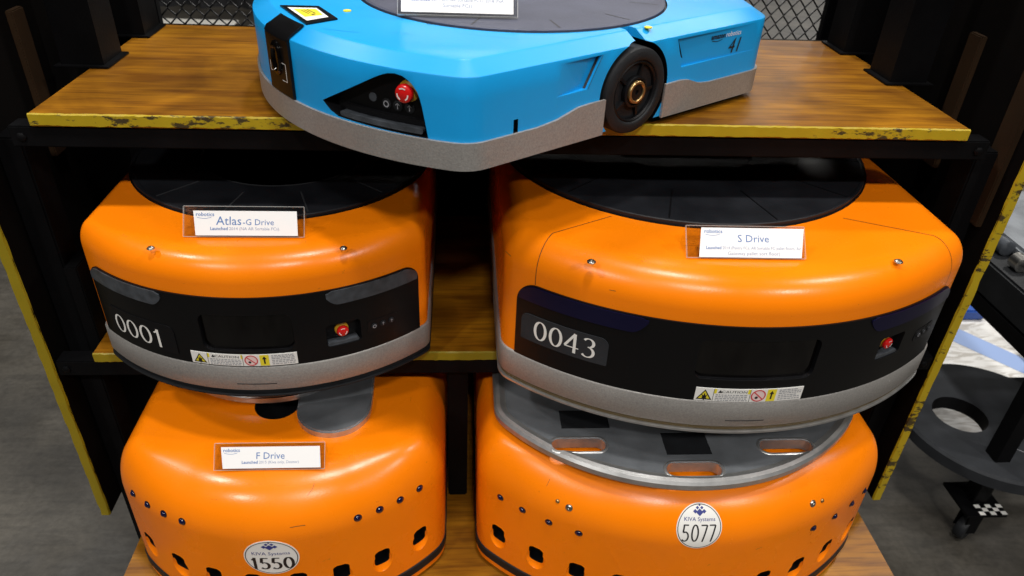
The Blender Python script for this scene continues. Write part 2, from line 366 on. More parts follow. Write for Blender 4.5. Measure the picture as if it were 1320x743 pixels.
# ------------------------------------------------------------------ lettering
def text_vf(s, size, align='CENTER', shear=0., bold=0.):
    c = bpy.data.curves.new('t', 'FONT'); c.body = s; c.size = size; c.align_x = align; c.shear = shear; c.resolution_u = 2; c.offset = bold
    o = bpy.data.objects.new('t', c); COL.objects.link(o); dg = bpy.context.evaluated_depsgraph_get()
    me = bpy.data.meshes.new_from_object(o.evaluated_get(dg)); v = [(p.co.x, p.co.y) for p in me.vertices]; f = [tuple(p.vertices) for p in me.polygons]
    bpy.data.objects.remove(o); bpy.data.curves.remove(c); bpy.data.meshes.remove(me); return v, f
def arc(cx, cy, rx, ry, a0, a1, n=18): return [(cx+rx*math.cos(math.radians(a0+(a1-a0)*i/n)), cy+ry*math.sin(math.radians(a0+(a1-a0)*i/n))) for i in range(n+1)]
GLYPH = {
 '0': ([arc(.28, .5, .22, .46, 90, 450, 40)], .56),
 '1': ([[(.06, .78), (.13, .82), (.22, .93)], [(.22, .99), (.22, .0)]], .40),
 '3': ([arc(.24, .745, .19, .215, 150, -90, 22)[:-1]+[(.22, .53)], arc(.22, .27, .23, .26, 90, -145, 24)], .52),
 '4': ([[(.40, .99), (.02, .30)], [(.0, .28), (.56, .28)], [(.40, .99), (.40, .0)]], .60),
 '5': ([[(.44, .95), (.12, .95)], [(.12, .97), (.07, .55)], arc(.22, .30, .23, .27, 125, -140, 26)], .52),
 '7': ([[(.02, .95), (.46, .95)], [(.46, .95), (.16, .0)]], .48)}
def digits_vf(s, h, thick, thin, wide=1., gap=.07, slant=0.):
    v = []; f = []; x0 = 0
    for ch in s:
        st, wd = GLYPH[ch]
        for P in st:
            Q = [(p[0]*wide, p[1]) for p in P]; L = []; P = [Q[0]]
            for u_, w_ in zip(Q, Q[1:]):
                k_ = max(1, int(math.dist(u_, w_)/.07)); P += [(u_[0]+(w_[0]-u_[0])*j/k_, u_[1]+(w_[1]-u_[1])*j/k_) for j in range(1, k_+1)]
            for i, p in enumerate(P):
                a, b = P[max(i-1, 0)], P[min(i+1, len(P)-1)]
                if P[0] == P[-1] or math.dist(P[0], P[-1]) < 1e-6:
                    a = P[i-1] if i else P[-2]; b = P[i+1] if i < len(P)-1 else P[1]
                dx, dy = b[0]-a[0], b[1]-a[1]; d = math.hypot(dx, dy); dx /= d; dy /= d; wdt = (thin+(thick-thin)*abs(dy)**1.5)/2
                L.append(((p[0]-dy*wdt, p[1]+dx*wdt), (p[0]+dy*wdt, p[1]-dx*wdt)))
            n = len(v)
            for a, b in L:
                for q in (a, b): v.append(((x0+q[0]+slant*q[1])*h, q[1]*h))
            f += [(n+2*i, n+2*i+1, n+2*i+3, n+2*i+2) for i in range(len(L)-1)]
        x0 += wd*wide+gap
    wtot = (x0-gap)*h
    return [(a-wtot/2, b-h/2) for a, b in v], f
def on_wall(sh, q0, z0, l): return lambda x, y: sh.pos(q0+x, z0+y, l)
def on_frame(m, l=0.): return lambda x, y: m @ Vector((x, y, l))
def prnt(name, vf, fn, mat, parent): return mesh(name, [fn(*p) for p in vf[0]], vf[1], mat, parent, smooth=False)
def shift(vf, dx, dy): return [(a+dx, b+dy) for a, b in vf[0]], vf[1]
def quad(x0, x1, y0, y1, sk=0.): return [(x0-sk*0, y0), (x1, y0), (x1+sk, y1), (x0+sk, y1)], [(0, 1, 2, 3)]
def ring(cx, cy, r0, r1, n=32, ry=1.):
    v = []; f = []
    for i in range(n):
        t = 2*PI*i/n; v += [(cx+r0*math.cos(t), cy+r0*ry*math.sin(t)), (cx+r1*math.cos(t), cy+r1*ry*math.sin(t))]
    return v, [(2*i, 2*i+1, (2*i+3) % (2*n), (2*i+2) % (2*n)) for i in range(n)]
def disk2(cx, cy, r, n=20, ry=1.): return [(cx+r*math.cos(2*PI*i/n), cy+r*ry*math.sin(2*PI*i/n)) for i in range(n)], [tuple(range(n))]
def stroke(P, wd):
    v = []; f = []
    for i, p in enumerate(P):
        a, b = P[max(i-1, 0)], P[min(i+1, len(P)-1)]; dx, dy = b[0]-a[0], b[1]-a[1]; d = math.hypot(dx, dy) or 1
        v += [(p[0]-dy/d*wd/2, p[1]+dx/d*wd/2), (p[0]+dy/d*wd/2, p[1]-dx/d*wd/2)]
    return v, [(2*i, 2*i+1, 2*i+3, 2*i+2) for i in range(len(P)-1)]
# ================================================================== SETTING
def floor():
    o = mesh('floor', [(-25, -10, 0), (25, -10, 0), (25, 30, 0), (-25, 30, 0)], [(0, 1, 2, 3)], 'floor', smooth=False); o['kind'] = 'structure'
floor()
# drape far behind the mesh, folded cloth with thickness
def drape():
    v = []; f = []; n = 240
    for i in range(n+1):
        x = -9+9.3*i/n; y = 6.15+.07*math.sin(i*.62)+.03*math.sin(i*1.7)
        for dy in (0, .02):
            for z in (0.0, 3.2): v.append((x, y+dy, z))
    for i in range(n):
        a = i*4; b = a+4; f += [(a, b, b+1, a+1), (a+2, a+3, b+3, b+2), (a+1, b+1, b+3, a+3), (a, a+2, b+2, b)]
    f += [(0, 1, 3, 2), (n*4, n*4+2, n*4+3, n*4+1)]
    tag(mesh('hall_drape', v, f, 'drape'), 'long black pleated drape far behind the wire mesh', 'drape')
drape()
for k, (x0, x1) in enumerate(((-2.72, -2.02), (-1.9, -1.0))):
    tag(box('floor_tape', x0, x1, 5.42, 5.66 if k == 0 else 5.5, .001, .003, 'lightwood'), ('wide' if k == 0 else 'narrow')+' strip of white tape on the floor before the drape', 'tape')

# ================================================================== RACK
rack = thing('display_rack', 'black shelf rack with varnished wood boards and yellow painted edges', 'rack')
def side_panel(x0, x1, mat):
    p = box('side_panel', x0, x1, 0, .675, TOP-.905, TOP+.75, 'panelblack', rack)
    # chipped yellow edge: a strip whose front is slightly uneven
    v = []; f = []; n = 90; z0, z1 = TOP-.9045, TOP+.7495
    for i in range(n+1):
        z = z0+(z1-z0)*i/n; j = lambda a: random.uniform(-a, a)
        for (x, y) in ((x0-.0008+j(.0008), .0015), (x0+.001+j(.001), -.0025+j(.0008)), (x1-.001+j(.001), -.0025+j(.0008)), (x1+.0008+j(.0008), .0015)): v.append((x, y, z))
    for i in range(n):
        for k in range(4): a = i*4+k; b = i*4+(k+1) % 4; f.append((a, b, b+4, a+4))
    f += [(0, 3, 2, 1), (n*4, n*4+1, n*4+2, n*4+3)]
    mesh('edge_strip', v, f, mat, p, sharp=25)
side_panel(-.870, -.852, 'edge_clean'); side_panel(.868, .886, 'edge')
box('light_block_panel', -.851, .867, .66, .674, .30, TOP-.0315, 'panelblack', rack)  # unseen sheet added behind the shelves to keep the interior dark
box('light_block_rail', -.851, .867,   .541, .616, TOP-.062, TOP-.0205, 'frame', rack, .002)  # added to block light leaking in behind the top board
box('light_block_strip', -.851, .867, .6165, .6595, TOP-.047, TOP-.039, 'frame', rack)  # added filler closing the last gap to lamps overhead
def shelf(x0, x1, y0, y1, zt, edge, th=.02):
    b = box('shelf_board', x0, x1, y0, y1, zt-th, zt, 'wood', rack, .0012)
    v = []; f = []; n = 220
    for i in range(n+1):
        x = x0+.0006+(x1-x0-.0012)*i/n; j = lambda a: random.uniform(-a, a)
        for (y, z) in ((y0+.0012, zt+.0006+j(.0004)), (y0-.0016+j(.0006), zt-.0012+j(.0008)), (y0-.0018+j(.0005), zt-th+.002+j(.001)), (y0+.0012, zt-th-.0004)): v.append((x, y, z))
    for i in range(n):
        for k in range(4): a = i*4+k; c = i*4+(k+1) % 4; f.append((a, a+4, c+4, c))
    f += [(0, 1, 2, 3), (n*4+3, n*4+2, n*4+1, n*4)]
    if edge: mesh('edge_strip', v, f, edge, b, sharp=25)
    return b
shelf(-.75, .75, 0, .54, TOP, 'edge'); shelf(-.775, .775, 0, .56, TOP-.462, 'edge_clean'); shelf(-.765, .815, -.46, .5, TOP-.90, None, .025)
for zt, xa, xb in ((TOP-.0215, -.788, .797), (TOP-.4835, -.850, .866)):
    b = box('front_rail', xa, xb, .003, .038, zt-.034, zt, 'frame', rack, .002)
    for x in (xa+.018, xb-.018):
        lathe('bolt', [(.0075, 0), (.0075, .003), (.005, .0048), (.0005, .005)], 'steel' if False else 'frame', b, 6, Matrix.Translation((x, .003, zt-.017)) @ Matrix.Rotation(PI/2, 4, 'X'))
for x0, x1 in ((-.846, -.802), (.818, .862)):
    for y0, y1 in ((.05, .11), (.50, .56)):
        box('upright_post', x0, x1, y0, y1, 0, TOP-.06, 'frame', rack, .003)
box('centre_post', -.120, -.078, .03, .07, TOP-.90, TOP-.519, 'frame', rack, .003)
for sx in (-1, 1):
    xa, xb = sorted((sx*.727, sx*.80))
    def chan(y0, y1, zb):      # folded steel channel: web and two flanges
        t = .004; v = []; f = []
        web = sx*.727
        for (a, b, c, d) in ((min(web, web+sx*t), max(web, web+sx*t), y0, y1), (min(web+sx*t, sx*.80), max(web+sx*t, sx*.80), y0, y0+t), (min(web+sx*t, sx*.80), max(web+sx*t, sx*.80), y1-t, y1)):
            n = len(v); v += [(x, y, z) for z in (zb, TOP+.74) for (x, y) in ((a, c), (b, c), (b, d), (a, d))]
            f += [tuple(n+i for i in q) for q in ((0, 3, 2, 1), (4, 5, 6, 7), (0, 1, 5, 4), (1, 2, 6, 5), (2, 3, 7, 6), (3, 0, 4, 7))]
        p = mesh('channel_post', v, f, 'frame', rack, smooth=False)
        box('foot_plate', min(sx*.715, sx*.81), max(sx*.715, sx*.81), y0-.012, y1+.004, TOP+.0008, TOP+.0042, 'frame', p, .001)
    chan(.236, .318, TOP+.0043); chan(.44, .525, TOP+.0043)
    xi = -.852 if sx < 0 else .868
    for y0, y1, z0, z1 in ((.205, .245, TOP-.16, TOP+.10), (.375, .44, TOP-.03, TOP+.055), (.03, .075, TOP-.20, TOP+.16)):
        if y0 < .1 and sx < 0: continue
        box('wood_glimpse', *( (xi, xi+.012) if sx < 0 else (xi-.012, xi)), y0, y1, z0, z1, 'wood_glimpse', rack, .002)  # added strips standing in for brown wood glimpsed through panel slots
    # small angle bracket carrying the mid shelf
    bx = (-.80, -.776) if sx < 0 else (.776, .816)
    box('angle_bracket', *bx, .04, .10, TOP-.53, TOP-.30, 'frame', rack, .002)

# ------------------------------------------------------------------ wire mesh behind the top shelf
fence = thing('wire_mesh_panel', 'black diamond wire mesh panel standing behind the top shelf', 'mesh panel', (0, .70, 0))
px, pz, wr = .0160, .0390, .0020
def zig(flip):
    path = []; nz = 15
    for k in range(nz*2+1):
        s = (1 if k % 2 else -1)*flip; z = TOP-.06+k*pz/2
        e = .12
        for q in (-e, e):
            if (k == 0 and q < 0) or (k == nz*2 and q > 0): continue
            xx = s*(px/2+.0004)*(1-abs(q)*1.2); path.append((xx, s*.0012, z+q*pz/2))
    v, f = tube_vf(path, wr, 5); me = bpy.data.meshes.new('wire'); me.from_pydata([tuple(p) for p in v], [], f); me.update(); me.materials.append(M['wire'])
    me.polygons.foreach_set('use_smooth', [True]*len(me.polygons)); return me
zA = zig(1), zig(-1)
for i in range(98):
    o = bpy.data.objects.new('wire', zA[i % 2]); COL.objects.link(o); o.parent = fence; o.location = ((i-48.5)*px, 0, 0)
for x in (-.80, .80): box('mesh_post', x-.012, x+.012, -.012, .012, 0, TOP+.52, 'frame', fence, .002)
for z in (TOP-.07, TOP+.5): box('mesh_rail', -.788, .788, -.008, .008, z-.01, z+.01, 'frame', fence, .002)

# ================================================================== shared robot details
def round_prof(z0, ztop, r, n=10): return [(0, z0)]+[(r*(1-math.cos(t)), ztop-r+r*math.sin(t)) for t in [PI/2*i/n for i in range(n+1)]]
def corner_s(h, R, r): return R*math.asin((h-r)/(R-r))
def prof_fine(P, dz=.03):
    out = [P[0]]
    for a, b in zip(P, P[1:]):
        n = max(1, int((b[1]-a[1])/dz))
        out += [(a[0]+(b[0]-a[0])*i/n, a[1]+(b[1]-a[1])*i/n) for i in range(1, n+1)]
    return out
def estop(sh, q, z, l, r, parent, flat=1.):
    m = sh.frame(q, z, l) @ Matrix.Diagonal((1, 1, flat, 1))
    b = lathe('stop_button', [(r*.55, .0), (r*.55, .010), (r*.95, .0115), (r, .0145), (r*.93, .0185), (r*.7, .0205), (.0004, .021)], 'red', parent, 28, m)
    lathe('collar', [(r*1.15, -.001), (r*1.15, .004), (r*.75, .0085), (r*.56, .009)], 'yellowc', b, 28, m)
    pr = []
    for a in (90, 210, 330): pr.append(stroke([(r*.62*math.cos(math.radians(a+d)), r*.62*math.sin(math.radians(a+d))) for d in range(-32, 33, 8)], r*.13))
    prnt('arrow_marks', merge(pr), on_frame(m, .0210), 'white', b)
def screw(parent, m, r=.0048, mat='steel'):
    s = lathe('screw', [(r*1.25, 0), (r*1.25, .0008), (r, .0010), (r, .0022), (r*.75, .0031), (r*.42, .0033), (r*.38, .0012), (.0003, .0012)], mat, parent, 18, m)
    return s
def caution(sh, q0, q1, z0, z1, parent, sk):
    """laser caution sticker wrapped on the fascia; sk skews it"""
    H = z1-z0; Wd = q1-q0; l = .0042
    st = mesh('caution_sticker', *sh.patch(q0, q1, *[(lambda q, a=a: a) for a in (z0, z1)], .0030, .0040, 24, 2), 'white', parent)
    fn = lambda x, y: sh.pos(q0+x*Wd, z0+y*H, l)
    fn2 = lambda x, y: sh.pos(q0+x*Wd, z0+y*H, l+.0002)
    A = Wd/H
    tri = lambda cx, cy, r: ([(cx-r*.95/A, cy-r*.62), (cx+r*.95/A, cy-r*.62), (cx, cy+r*.95)], [(0, 1, 2)])
    prnt('yellow_print', merge([tri(.085, .42, .5), quad(.165, .50, .62, .98), quad(.655, .74, .03, .97)]), fn, 'yellowp', st)
    def outline_tri(cx, cy, r, w):
        a, b = tri(cx, cy, r)[0], tri(cx, cy, r-w)[0]
        return a+b, [(0, 1, 4, 3), (1, 2, 5, 4), (2, 0, 3, 5)]
    burst = []
    for k in range(8):
        t = k*PI/4; burst.append(stroke([(.085, .32), (.085+.26*math.cos(t)/A, .32+.26*math.sin(t))], .012))
    tv = text_vf('CAUTION', .052); tv = [(a*1+.35, b*A*.75+.70) for a, b in tv[0]], tv[1]
    blk = [outline_tri(.085, .42, .5, .13), disk2(.085, .32, .13/A, 14, A), merge(burst), tv, tri(.22, .78, .14), quad(.162, .166, .02, .98), quad(.495, .499, .02, .98),
           ([(.69, .2), (.705, .2), (.705, .6), (.72, .6), (.6975, .85), (.675, .6), (.69, .6)], [(0, 1, 2, 3, 4, 5, 6)]), disk2(.56, .35, .1/A, 12, A)]
    prnt('black_print', merge(blk), fn2, 'ink', st)
    prnt('pink_print', disk2(.575, .5, .42/A, 24, A), fn, 'pinkprint', st)
    prnt('red_print', merge([ring(.575, .5, .38/A, .46/A, 28, A), stroke([(.575-.29/A, .78), (.575+.29/A, .22)], .016)]), fn2, 'redink', st)
    lines = []
    for k, y in enumerate((.50, .36, .22, .08)):
        x = .185
        while x < .475:
            wq = random.uniform(.012, .034); lines.append(quad(x, min(x+wq, .48), y, y+.075)); x += wq+.008
    for k, y in enumerate((.84, .71, .58, .42, .28, .12)):
        x = .765
        while x < (.975 if k % 3 else .94):
            wq = random.uniform(.012, .036); lines.append(quad(x, min(x+wq, .982), y, y+.075)); x += wq+.007
    prnt('fine_print', merge(lines), fn2, 'greyprint', st)['kind'] = 'stuff'
def power_buttons(sh, qs, z, l, parent, r=.005):
    for k, q in enumerate(qs):
        m = sh.frame(q, z, l); b = lathe('push_button', [(r*1.1, 0), (r*1.1, .0012), (r*.9, .0018), (.0003, .0018)], 'rubber', parent, 20, m)
        g = ring(0, 0, r*.45, r*.68) if k == 0 else merge([quad(-r*.08, r*.08, -r*.6, r*.6), stroke([(-r*.4, r*.2), (0, r*.62), (r*.4, r*.2)], r*.16)])
        prnt('symbol', g, on_frame(m, .0020), 'greyprint', b)
def kiva_sticker(sh, q, z, a, b, num, parent, serif):
    lo, hi = ell(q, z, a, b)
    st = mesh('number_sticker', *sh.patch(q-a, q+a, lo, hi, -.0006, .0006, 36, 16), 'white', parent)
    fn = on_wall(sh, q, z, .0010)
    prnt('border_print', ring(0, 0, a*.925, a*.955, 44, b/a), fn, 'ink', st)
    tx = text_vf('KIVA Systems', a*.245, bold=.0); sy = .17*b if serif else .28*b
    dia = []
    for cx, cy, s in ((0, .62, .15), (-.2, .66, .09), (.2, .66, .09), (-.1, .8, .07), (.1, .8, .07), (0, .9, .05)):
        dia.append(([(cx*a-s*a*1.1, cy*b), (cx*a, cy*b-s*b), (cx*a+s*a*1.1, cy*b), (cx*a, cy*b+s*b)], [(0, 1, 2, 3)]))
    prnt('maker_print', merge([shift(tx, 0, sy)]+dia), fn, 'navyink', st)
    if serif: d = digits_vf(num, b*.70, .17, .075, 1.05, .10)
    else: d = digits_vf(num, b*.78, .08, .07, .72, .09)
    prnt('number_print', shift(d, 0, -.34*b if serif else -.24*b), fn, 'ink', st)
def wall_list(sh, name, q0, q1, z0, z1, r, l0, l1, mat, parent, rt=None, rb=None, ns=36, nz=4):
    lo, hi = rr(q0, q1, z0, z1, r, rt, rb); return mesh(name, *sh.patch(q0, q1, lo, hi, l0, l1, ns, nz), mat, parent)
def scratch(sh, pts, w, parent, mat='groove', name='scuff_mark'):
    mesh(name, [sh.pos(a, b, .0004) for a, b in stroke(pts, w)[0]], stroke(pts, w)[1], mat, parent, smooth=False)

# ================================================================== ATLAS-G style robot (0001) and S style robot (0043)
def fascia_robot(name, label, loc, o, r, ztop, zf, cfg, skz, lipz):
    t = thing(name, label, 'robot', loc, 0)
    sh = Shell(o, round_prof(skz[0]+.008, ztop, r, 14), False, cfg['sc'], cfg['ks'])
    body = mesh('body', *sh.loft(prof_fine(sh.prof)), 'orange', None)
    F = cfg['fas']; z0, z1 = zf
    fas = wall_list(sh, 'fascia', -F, F, z0, z1, 0, -.0008, .003, 'fascia', None, rt=cfg['fr'], rb=0, ns=90, nz=10)
    # scanner window: a pocket through fascia and shell
    q, a, b = cfg['win']; lo, hi = rr(-q, q, a, b, .014)
    cut(fas, [(*sh.patch(-q, q, lo, hi, -.02, .02, 30, 4), 'black')]); 
    pk = [(*sh.patch(-q, q, lo, hi, -.008, .02, 30, 4), 'black')]
    e = cfg['stop']; lo2, hi2 = rr(e[0]-.028, e[0]+.030, e[1]-.026, e[1]+.018, .006)
    cut(fas, [(*sh.patch(e[0]-.028, e[0]+.030, lo2, hi2, -.02, .02, 16, 3), 'black')])
    pk.append((*sh.patch(e[0]-.028, e[0]+.030, lo2, hi2, -.012, .02, 16, 3), 'black'))
    cut(body, pk); body.parent = t; fas.parent = t
    lo, hi = rr(-q+.001, q-.001, a+.001, b-.001, .013)
    mesh('scanner_window', *sh.patch(-q+.001, q-.001, lo, hi, -.0078, -.004, 30, 4), 'gloss', t)
    estop(sh, e[0], e[1]-.002, -.0119, .0102, t, .62)
    wall_list(sh, 'hand_ledge', e[0]-.027, e[0]+.026, e[1]-.0255, e[1]-.0195, .002, -.0115, .0012, 'lens', t, ns=10, nz=2)
    wall_list(sh, 'button_plate', cfg['btn'][0]-.012, cfg['btn'][-1]+.012, cfg['bz']-.012, cfg['bz']+.012, .005, .0025, .0038, 'black', t, ns=16, nz=2)
    power_buttons(sh, cfg['btn'], cfg['bz'], .0036, t)
    for q0, q1, rl, rrr in cfg['lens']:
        lo_, hi_ = rr(q0, q1, cfg['lz'][0], cfg['lz'][1], .014)
        sgn = -1 if q0 < 0 else 1
        base_hi = rr(-F, F, z0, z1-.002, 0, cfg['fr'], 0)[1]
        hi2_ = lambda q_, h=hi_, bh=base_hi: min(max(h(q_), cfg['lz'][1]-.004), bh(q_))
        inner = (lambda q_, a_=q0, b_=q1, sg=sgn: cfg['lz'][0]+(cfg['ldrop'](abs((q_-(b_ if sg < 0 else a_))/(b_-a_)))))
        mesh('side_lens', *sh.patch(q0, q1, lambda q_, f1=inner, h2=hi2_: min(f1(q_), h2(q_)-.0005), hi2_, .0026, .0052, 40, 5), cfg['lensmat'], t)
    # number
    n = cfg['num']; pl = wall_list(sh, 'number_plate', n[0], n[1], n[2], n[3], .012, .0026, .0042, cfg['platemat'], t, rt=.014, rb=.002, ns=24, nz=3)
    prnt('number_print', digits_vf(n[4], n[7], .13, .05, n[8], .10), on_wall(sh, n[5], n[6], .0046), 'white', pl)
    c = cfg['label']; caution(sh, c[0], c[1], c[2], c[3], t, 0)
    # skirt, seal and lip
    s0, s1 = skz
    sk = mesh('bumper_skirt', *sh.loft([(.04, s0), (-.0015, s0), (-.0035, s0+.003), (-.0035, s1-.004), (-.002, s1-.001), (.0, s1), (.04, s1)]), 'cast', t)
    wall_list(sh, 'tool_mark', -.03, .035, s0+.014, s0+.0155, 0, .0030, .0038, 'ink', sk, ns=8, nz=1)
    mesh('seal_strip', *sh.loft([(.04, lipz[1]), (.001, lipz[1]), (.001, s0-.0003), (.04, s0-.0003)]), cfg['seal'], t)
    mesh('lower_lip', *sh.loft([(.05, lipz[0]), (.0, lipz[0]), (-.004, lipz[0]+.002), (-.004, lipz[1]-.0005), (.04, lipz[1]-.0004)]), cfg['lip'], t)
    mesh('chassis', *sh.loft([(.07, 0.0005), (.07, lipz[0]-.0005)]), 'black', t)
    return t, sh
# --- 0001
oA = outline(.283, -.404, .387, .028, .38, .06)
atlas, shA = fascia_robot('warehouse_robot', 'orange robot numbered 0001 with smoked grey lenses and a black front band', (-.437, .258, TOP-.462), oA, .045, .292, (.088, .224),
    dict(ks=.6, sc=corner_s(.283, .387, .028), fas=.297, fr=.030, win=(.073, .119, .191), stop=(.152, .138), btn=(.205, .221, .237), bz=.133, lens=((-.293, -.130, 0, 0), (.130, .293, 0, 0)), lz=(.1955, .2225),
         ldrop=lambda u: .014*(1-min(1, u/.12))**2 if u < .12 else 0, lensmat='lens', platemat='black', num=(-.267, -.121, .1005, .157, '0001', -.199, .1262, .0365, 1.28), label=(-.098, .074, .0905, .1140), seal='rubber', lip='rubber'),
    (.0365, .088), (.022, .027))
ZA = .292
def turntable(t, cx, cy, R, z, mat, rings, nrib, rib0, ribmat='rib', h=.007, ph=0.):
    m = Matrix.Translation((cx, cy, z))
    d = lathe('turntable', [(R, .0004), (R, h-.0015), (R-.0015, h), (R-.006, h), (R-.008, h-.0012), (rings[0]+.003, h-.0012), (rings[0], h-.003), (rings[1]+.003, h-.003), (rings[1], h-.006), (.0005, h-.006)], mat, t, 96, m, 30)
    g = lathe('turntable_gap', [(R+.003, .0002), (R+.003, .0012), (R-.001, .0013)], 'black', t, 96, m)
    for k in range(nrib):
        a = 2*PI*k/nrib+ph; rm = m @ Matrix.Rotation(a, 4, 'Z')
        v = [rm @ Vector((x, y, zz)) for zz in (h-.0013, h-.0004) for x, y in ((rib0, -.0013), (R-.009, -.0013), (R-.009, .0013), (rib0, .0013))]
        mesh('rib', v, [(4, 5, 6, 7), (0, 1, 5, 4), (1, 2, 6, 5), (2, 3, 7, 6), (3, 0, 4, 7)], ribmat, d, smooth=False)
    return d
dA = turntable(atlas, .003, .0, .279, ZA, 'turn', (.155, .10), 12, .19, ph=PI/12+.06)
lathe('scuffed_ring', [(.1560, .0050), (.1560, .0062), (.1590, .0062), (.1590, .0050)], 'rib', dA, 90, Matrix.Translation((.006, 0, ZA)))
for x, y in ((-.13, -.37), (.161, -.367)): screw(atlas, Matrix.Translation((x, y, ZA)))
# --- 0043
oS = outline(.391, -.528, .57, .046, .37, .07)
sdrv, shS = fascia_robot('warehouse_robot', 'wide orange robot numbered 0043 with deep blue lenses and a black front band', (.369, .28, TOP-.462), oS, .055, .315, (.092, .240),
    dict(ks=.82, sc=corner_s(.391, .57, .046), fas=.400, fr=.038, win=(.096, .137, .214), stop=(.247, .168), btn=(.325, .342, .359), bz=.160, lens=((-.395, -.178, 0, 0), (.178, .395, 0, 0)), lz=(.2085, .2385),
         ldrop=lambda u: .022*(1-min(1, u/.12))**2 if u < .12 else 0, lensmat='navy', platemat='greydisc', num=(-.388, -.233, .1305, .1835, '0043', -.308, .1578, .0385, 1.14), label=(-.088, .088, .0935, .1200), seal='groove', lip='plate_rim'),
    (.0375, .092), (.022, .0285))
ZS = .315
dS = turntable(sdrv, -.022, .002, .361, ZS, 'turn', (.235, .15), 12, .24, 'black', h=.009, ph=-.28)
for x, y in ((-.267, -.463), (.214, -.459)): screw(sdrv, Matrix.Translation((x, y, ZS-.001)), .0055)
for s in (-1, 1):      # shut line of the top cover
    P = [Vector((s*.20-.012, -.318, ZS+.0006))]
    q = .368
    top = [shS.pos(s*q, z, .0004) for z in [ZS-.055+.055*math.sin(PI/2*(1-k/26))-1e-5 for k in range(25)]+[.2595, .25, .2405]]
    top = [p_+Vector((0, 0, .0003)) if p_.z > ZS-.004 else p_ for p_ in top]; e = top[0]; P += [P[0].lerp(e, k/8) for k in range(1, 8)]+top
    v = []; f = []
    for i, p in enumerate(P):
        d = (P[min(i+1, len(P)-1)]-P[max(0, i-1)]).normalized(); nrm = Vector((0, 0, 1)) if i < 9 else shS.frame(s*q, max(.2405, p.z)).col[2].to_3d(); sd = d.cross(nrm).normalized()*.00055
        v += [p+sd, p-sd]
    mesh('shut_line', v, [(2*i, 2*i+1, 2*i+3, 2*i+2) for i in range(len(P)-1)], 'ink', sdrv, smooth=False)

# ================================================================== older robots with moulded domes (1550, 5077)
def dome_robot(label, loc, o, sc_, slots, dots, dotz, stick, num, serif, recess=None):
    t = thing('warehouse_robot', label, 'robot', loc)
    r = .10; ztop = .335; sh = Shell(o, round_prof(.012, ztop, r, 28), True, sc_, .55)
    b = mesh('body', *sh.loft(prof_fine(sh.prof)), 'orange', None)
    sc = []; ho = []
    for q, z in slots:
        m = sh.frame(q, z, 0)
        # sloping scoop then the dark opening above it
        v, f = lathe_vf([(.0002, -.0085), (.010, -.0072), (.0165, -.003), (.0195, .002), (.026, .010)], 28, m @ Matrix.Translation((0, -.008, 0)) @ Matrix.Diagonal((1.08, 1.50, 1, 1)))
        sc.append((v, f))
        W2, Hh = .0150, .045
        prof = [(-W2, Hh/2-.007), (-W2*.88, Hh/2-.0035), (-W2*.5, Hh/2), (W2*.5, Hh/2), (W2*.88, Hh/2-.0035), (W2, Hh/2-.007)]+[(W2*math.cos(-PI*k/10), -Hh/2+.008+.012*math.sin(-PI*k/10)) for k in range(11)]
        n = len(prof); v = [m @ Vector((x, y+.004, d)) for d in (-.045, .03) for x, y in prof]
        f = [tuple(range(n)), tuple(range(n, 2*n))[::-1]]+[(i, (i+1) % n, n+(i+1) % n, n+i) for i in range(n)]; ho.append((v, f))
    cuts = [(*merge(sc), 'orange'), (*merge(ho), 'black')]
    if recess:
        x, y, R = recess; cuts.append((*lathe_vf([(R, ztop-.035), (R, ztop-.004), (R+.006, ztop+.004), (R+.006, ztop+.02)], 48, Matrix.Translation((x, y, 0))), 'black'))
    cut(b, cuts); b.parent = t
    for q in dots:
        m = sh.frame(q, dotz, -.0004)
        d = lathe('status_light', [(.0066, 0), (.0066, .0012), (.0055, .0016), (.005, .0028), (.0035, .0042), (.0003, .0048)], 'led', t, 18, m)
        lathe('bezel', [(.0074, 0), (.0074, .0009), (.0068, .0013), (.0064, .0009)], 'black', d, 18, m)
    kiva_sticker(sh, stick[0], stick[1], stick[2], stick[3], num, t, serif)
    mesh('base_band', *sh.loft([(.03, .026), (-.0015, .026), (-.0025, .03), (-.0025, .048), (-.0008, .05), (.03, .05)]), 'rubber', t)
    mesh('chassis', *sh.loft([(.06, .0005), (.06, .0115)]), 'black', t)
    return t, sh
sF = [s*q for q in (.040, .116, .194, .277) for s in (-1, 1)]
fdrv, shF = dome_robot('orange moulded robot with oval sticker 1550 and a grey lifting tongue', (-.425, .09, TOP-.90), outline(.300, -.362, .39, .068, .44, .11), corner_s(.300, .39, .068), [(q, .120) for q in sF],
    [s*q for q in (.156, .197, .238, .281) for s in (-1, 1)], .2555, (.0, .195, .048, .045), '1550', True, recess=(-.020, -.118, .040))
sK = [s*q for q in (.055, .138, .220, .303, .390) for s in (-1, 1)]
kdrv, shK = dome_robot('wide orange moulded robot with round sticker 5077 under a slotted grey plate', (.339, .14, TOP-.90), outline(.398, -.443, .55, .068, .42, .11), corner_s(.398, .55, .068), [(q, .112) for q in sK],
    [s*q for q in (.225, .283, .338, .388) for s in (-1, 1)], .224, (-.016, .2785, .041, .044), '5077', False)
for q, z, c in ((-.273, .279, 0), (-.25, .274, 1), (.215, .285, 1), (.238, .283, 0)):
    screw(kdrv, shK.frame(q, z, -.0004), .0055 if c else .0032, 'steel' if c else 'brass')
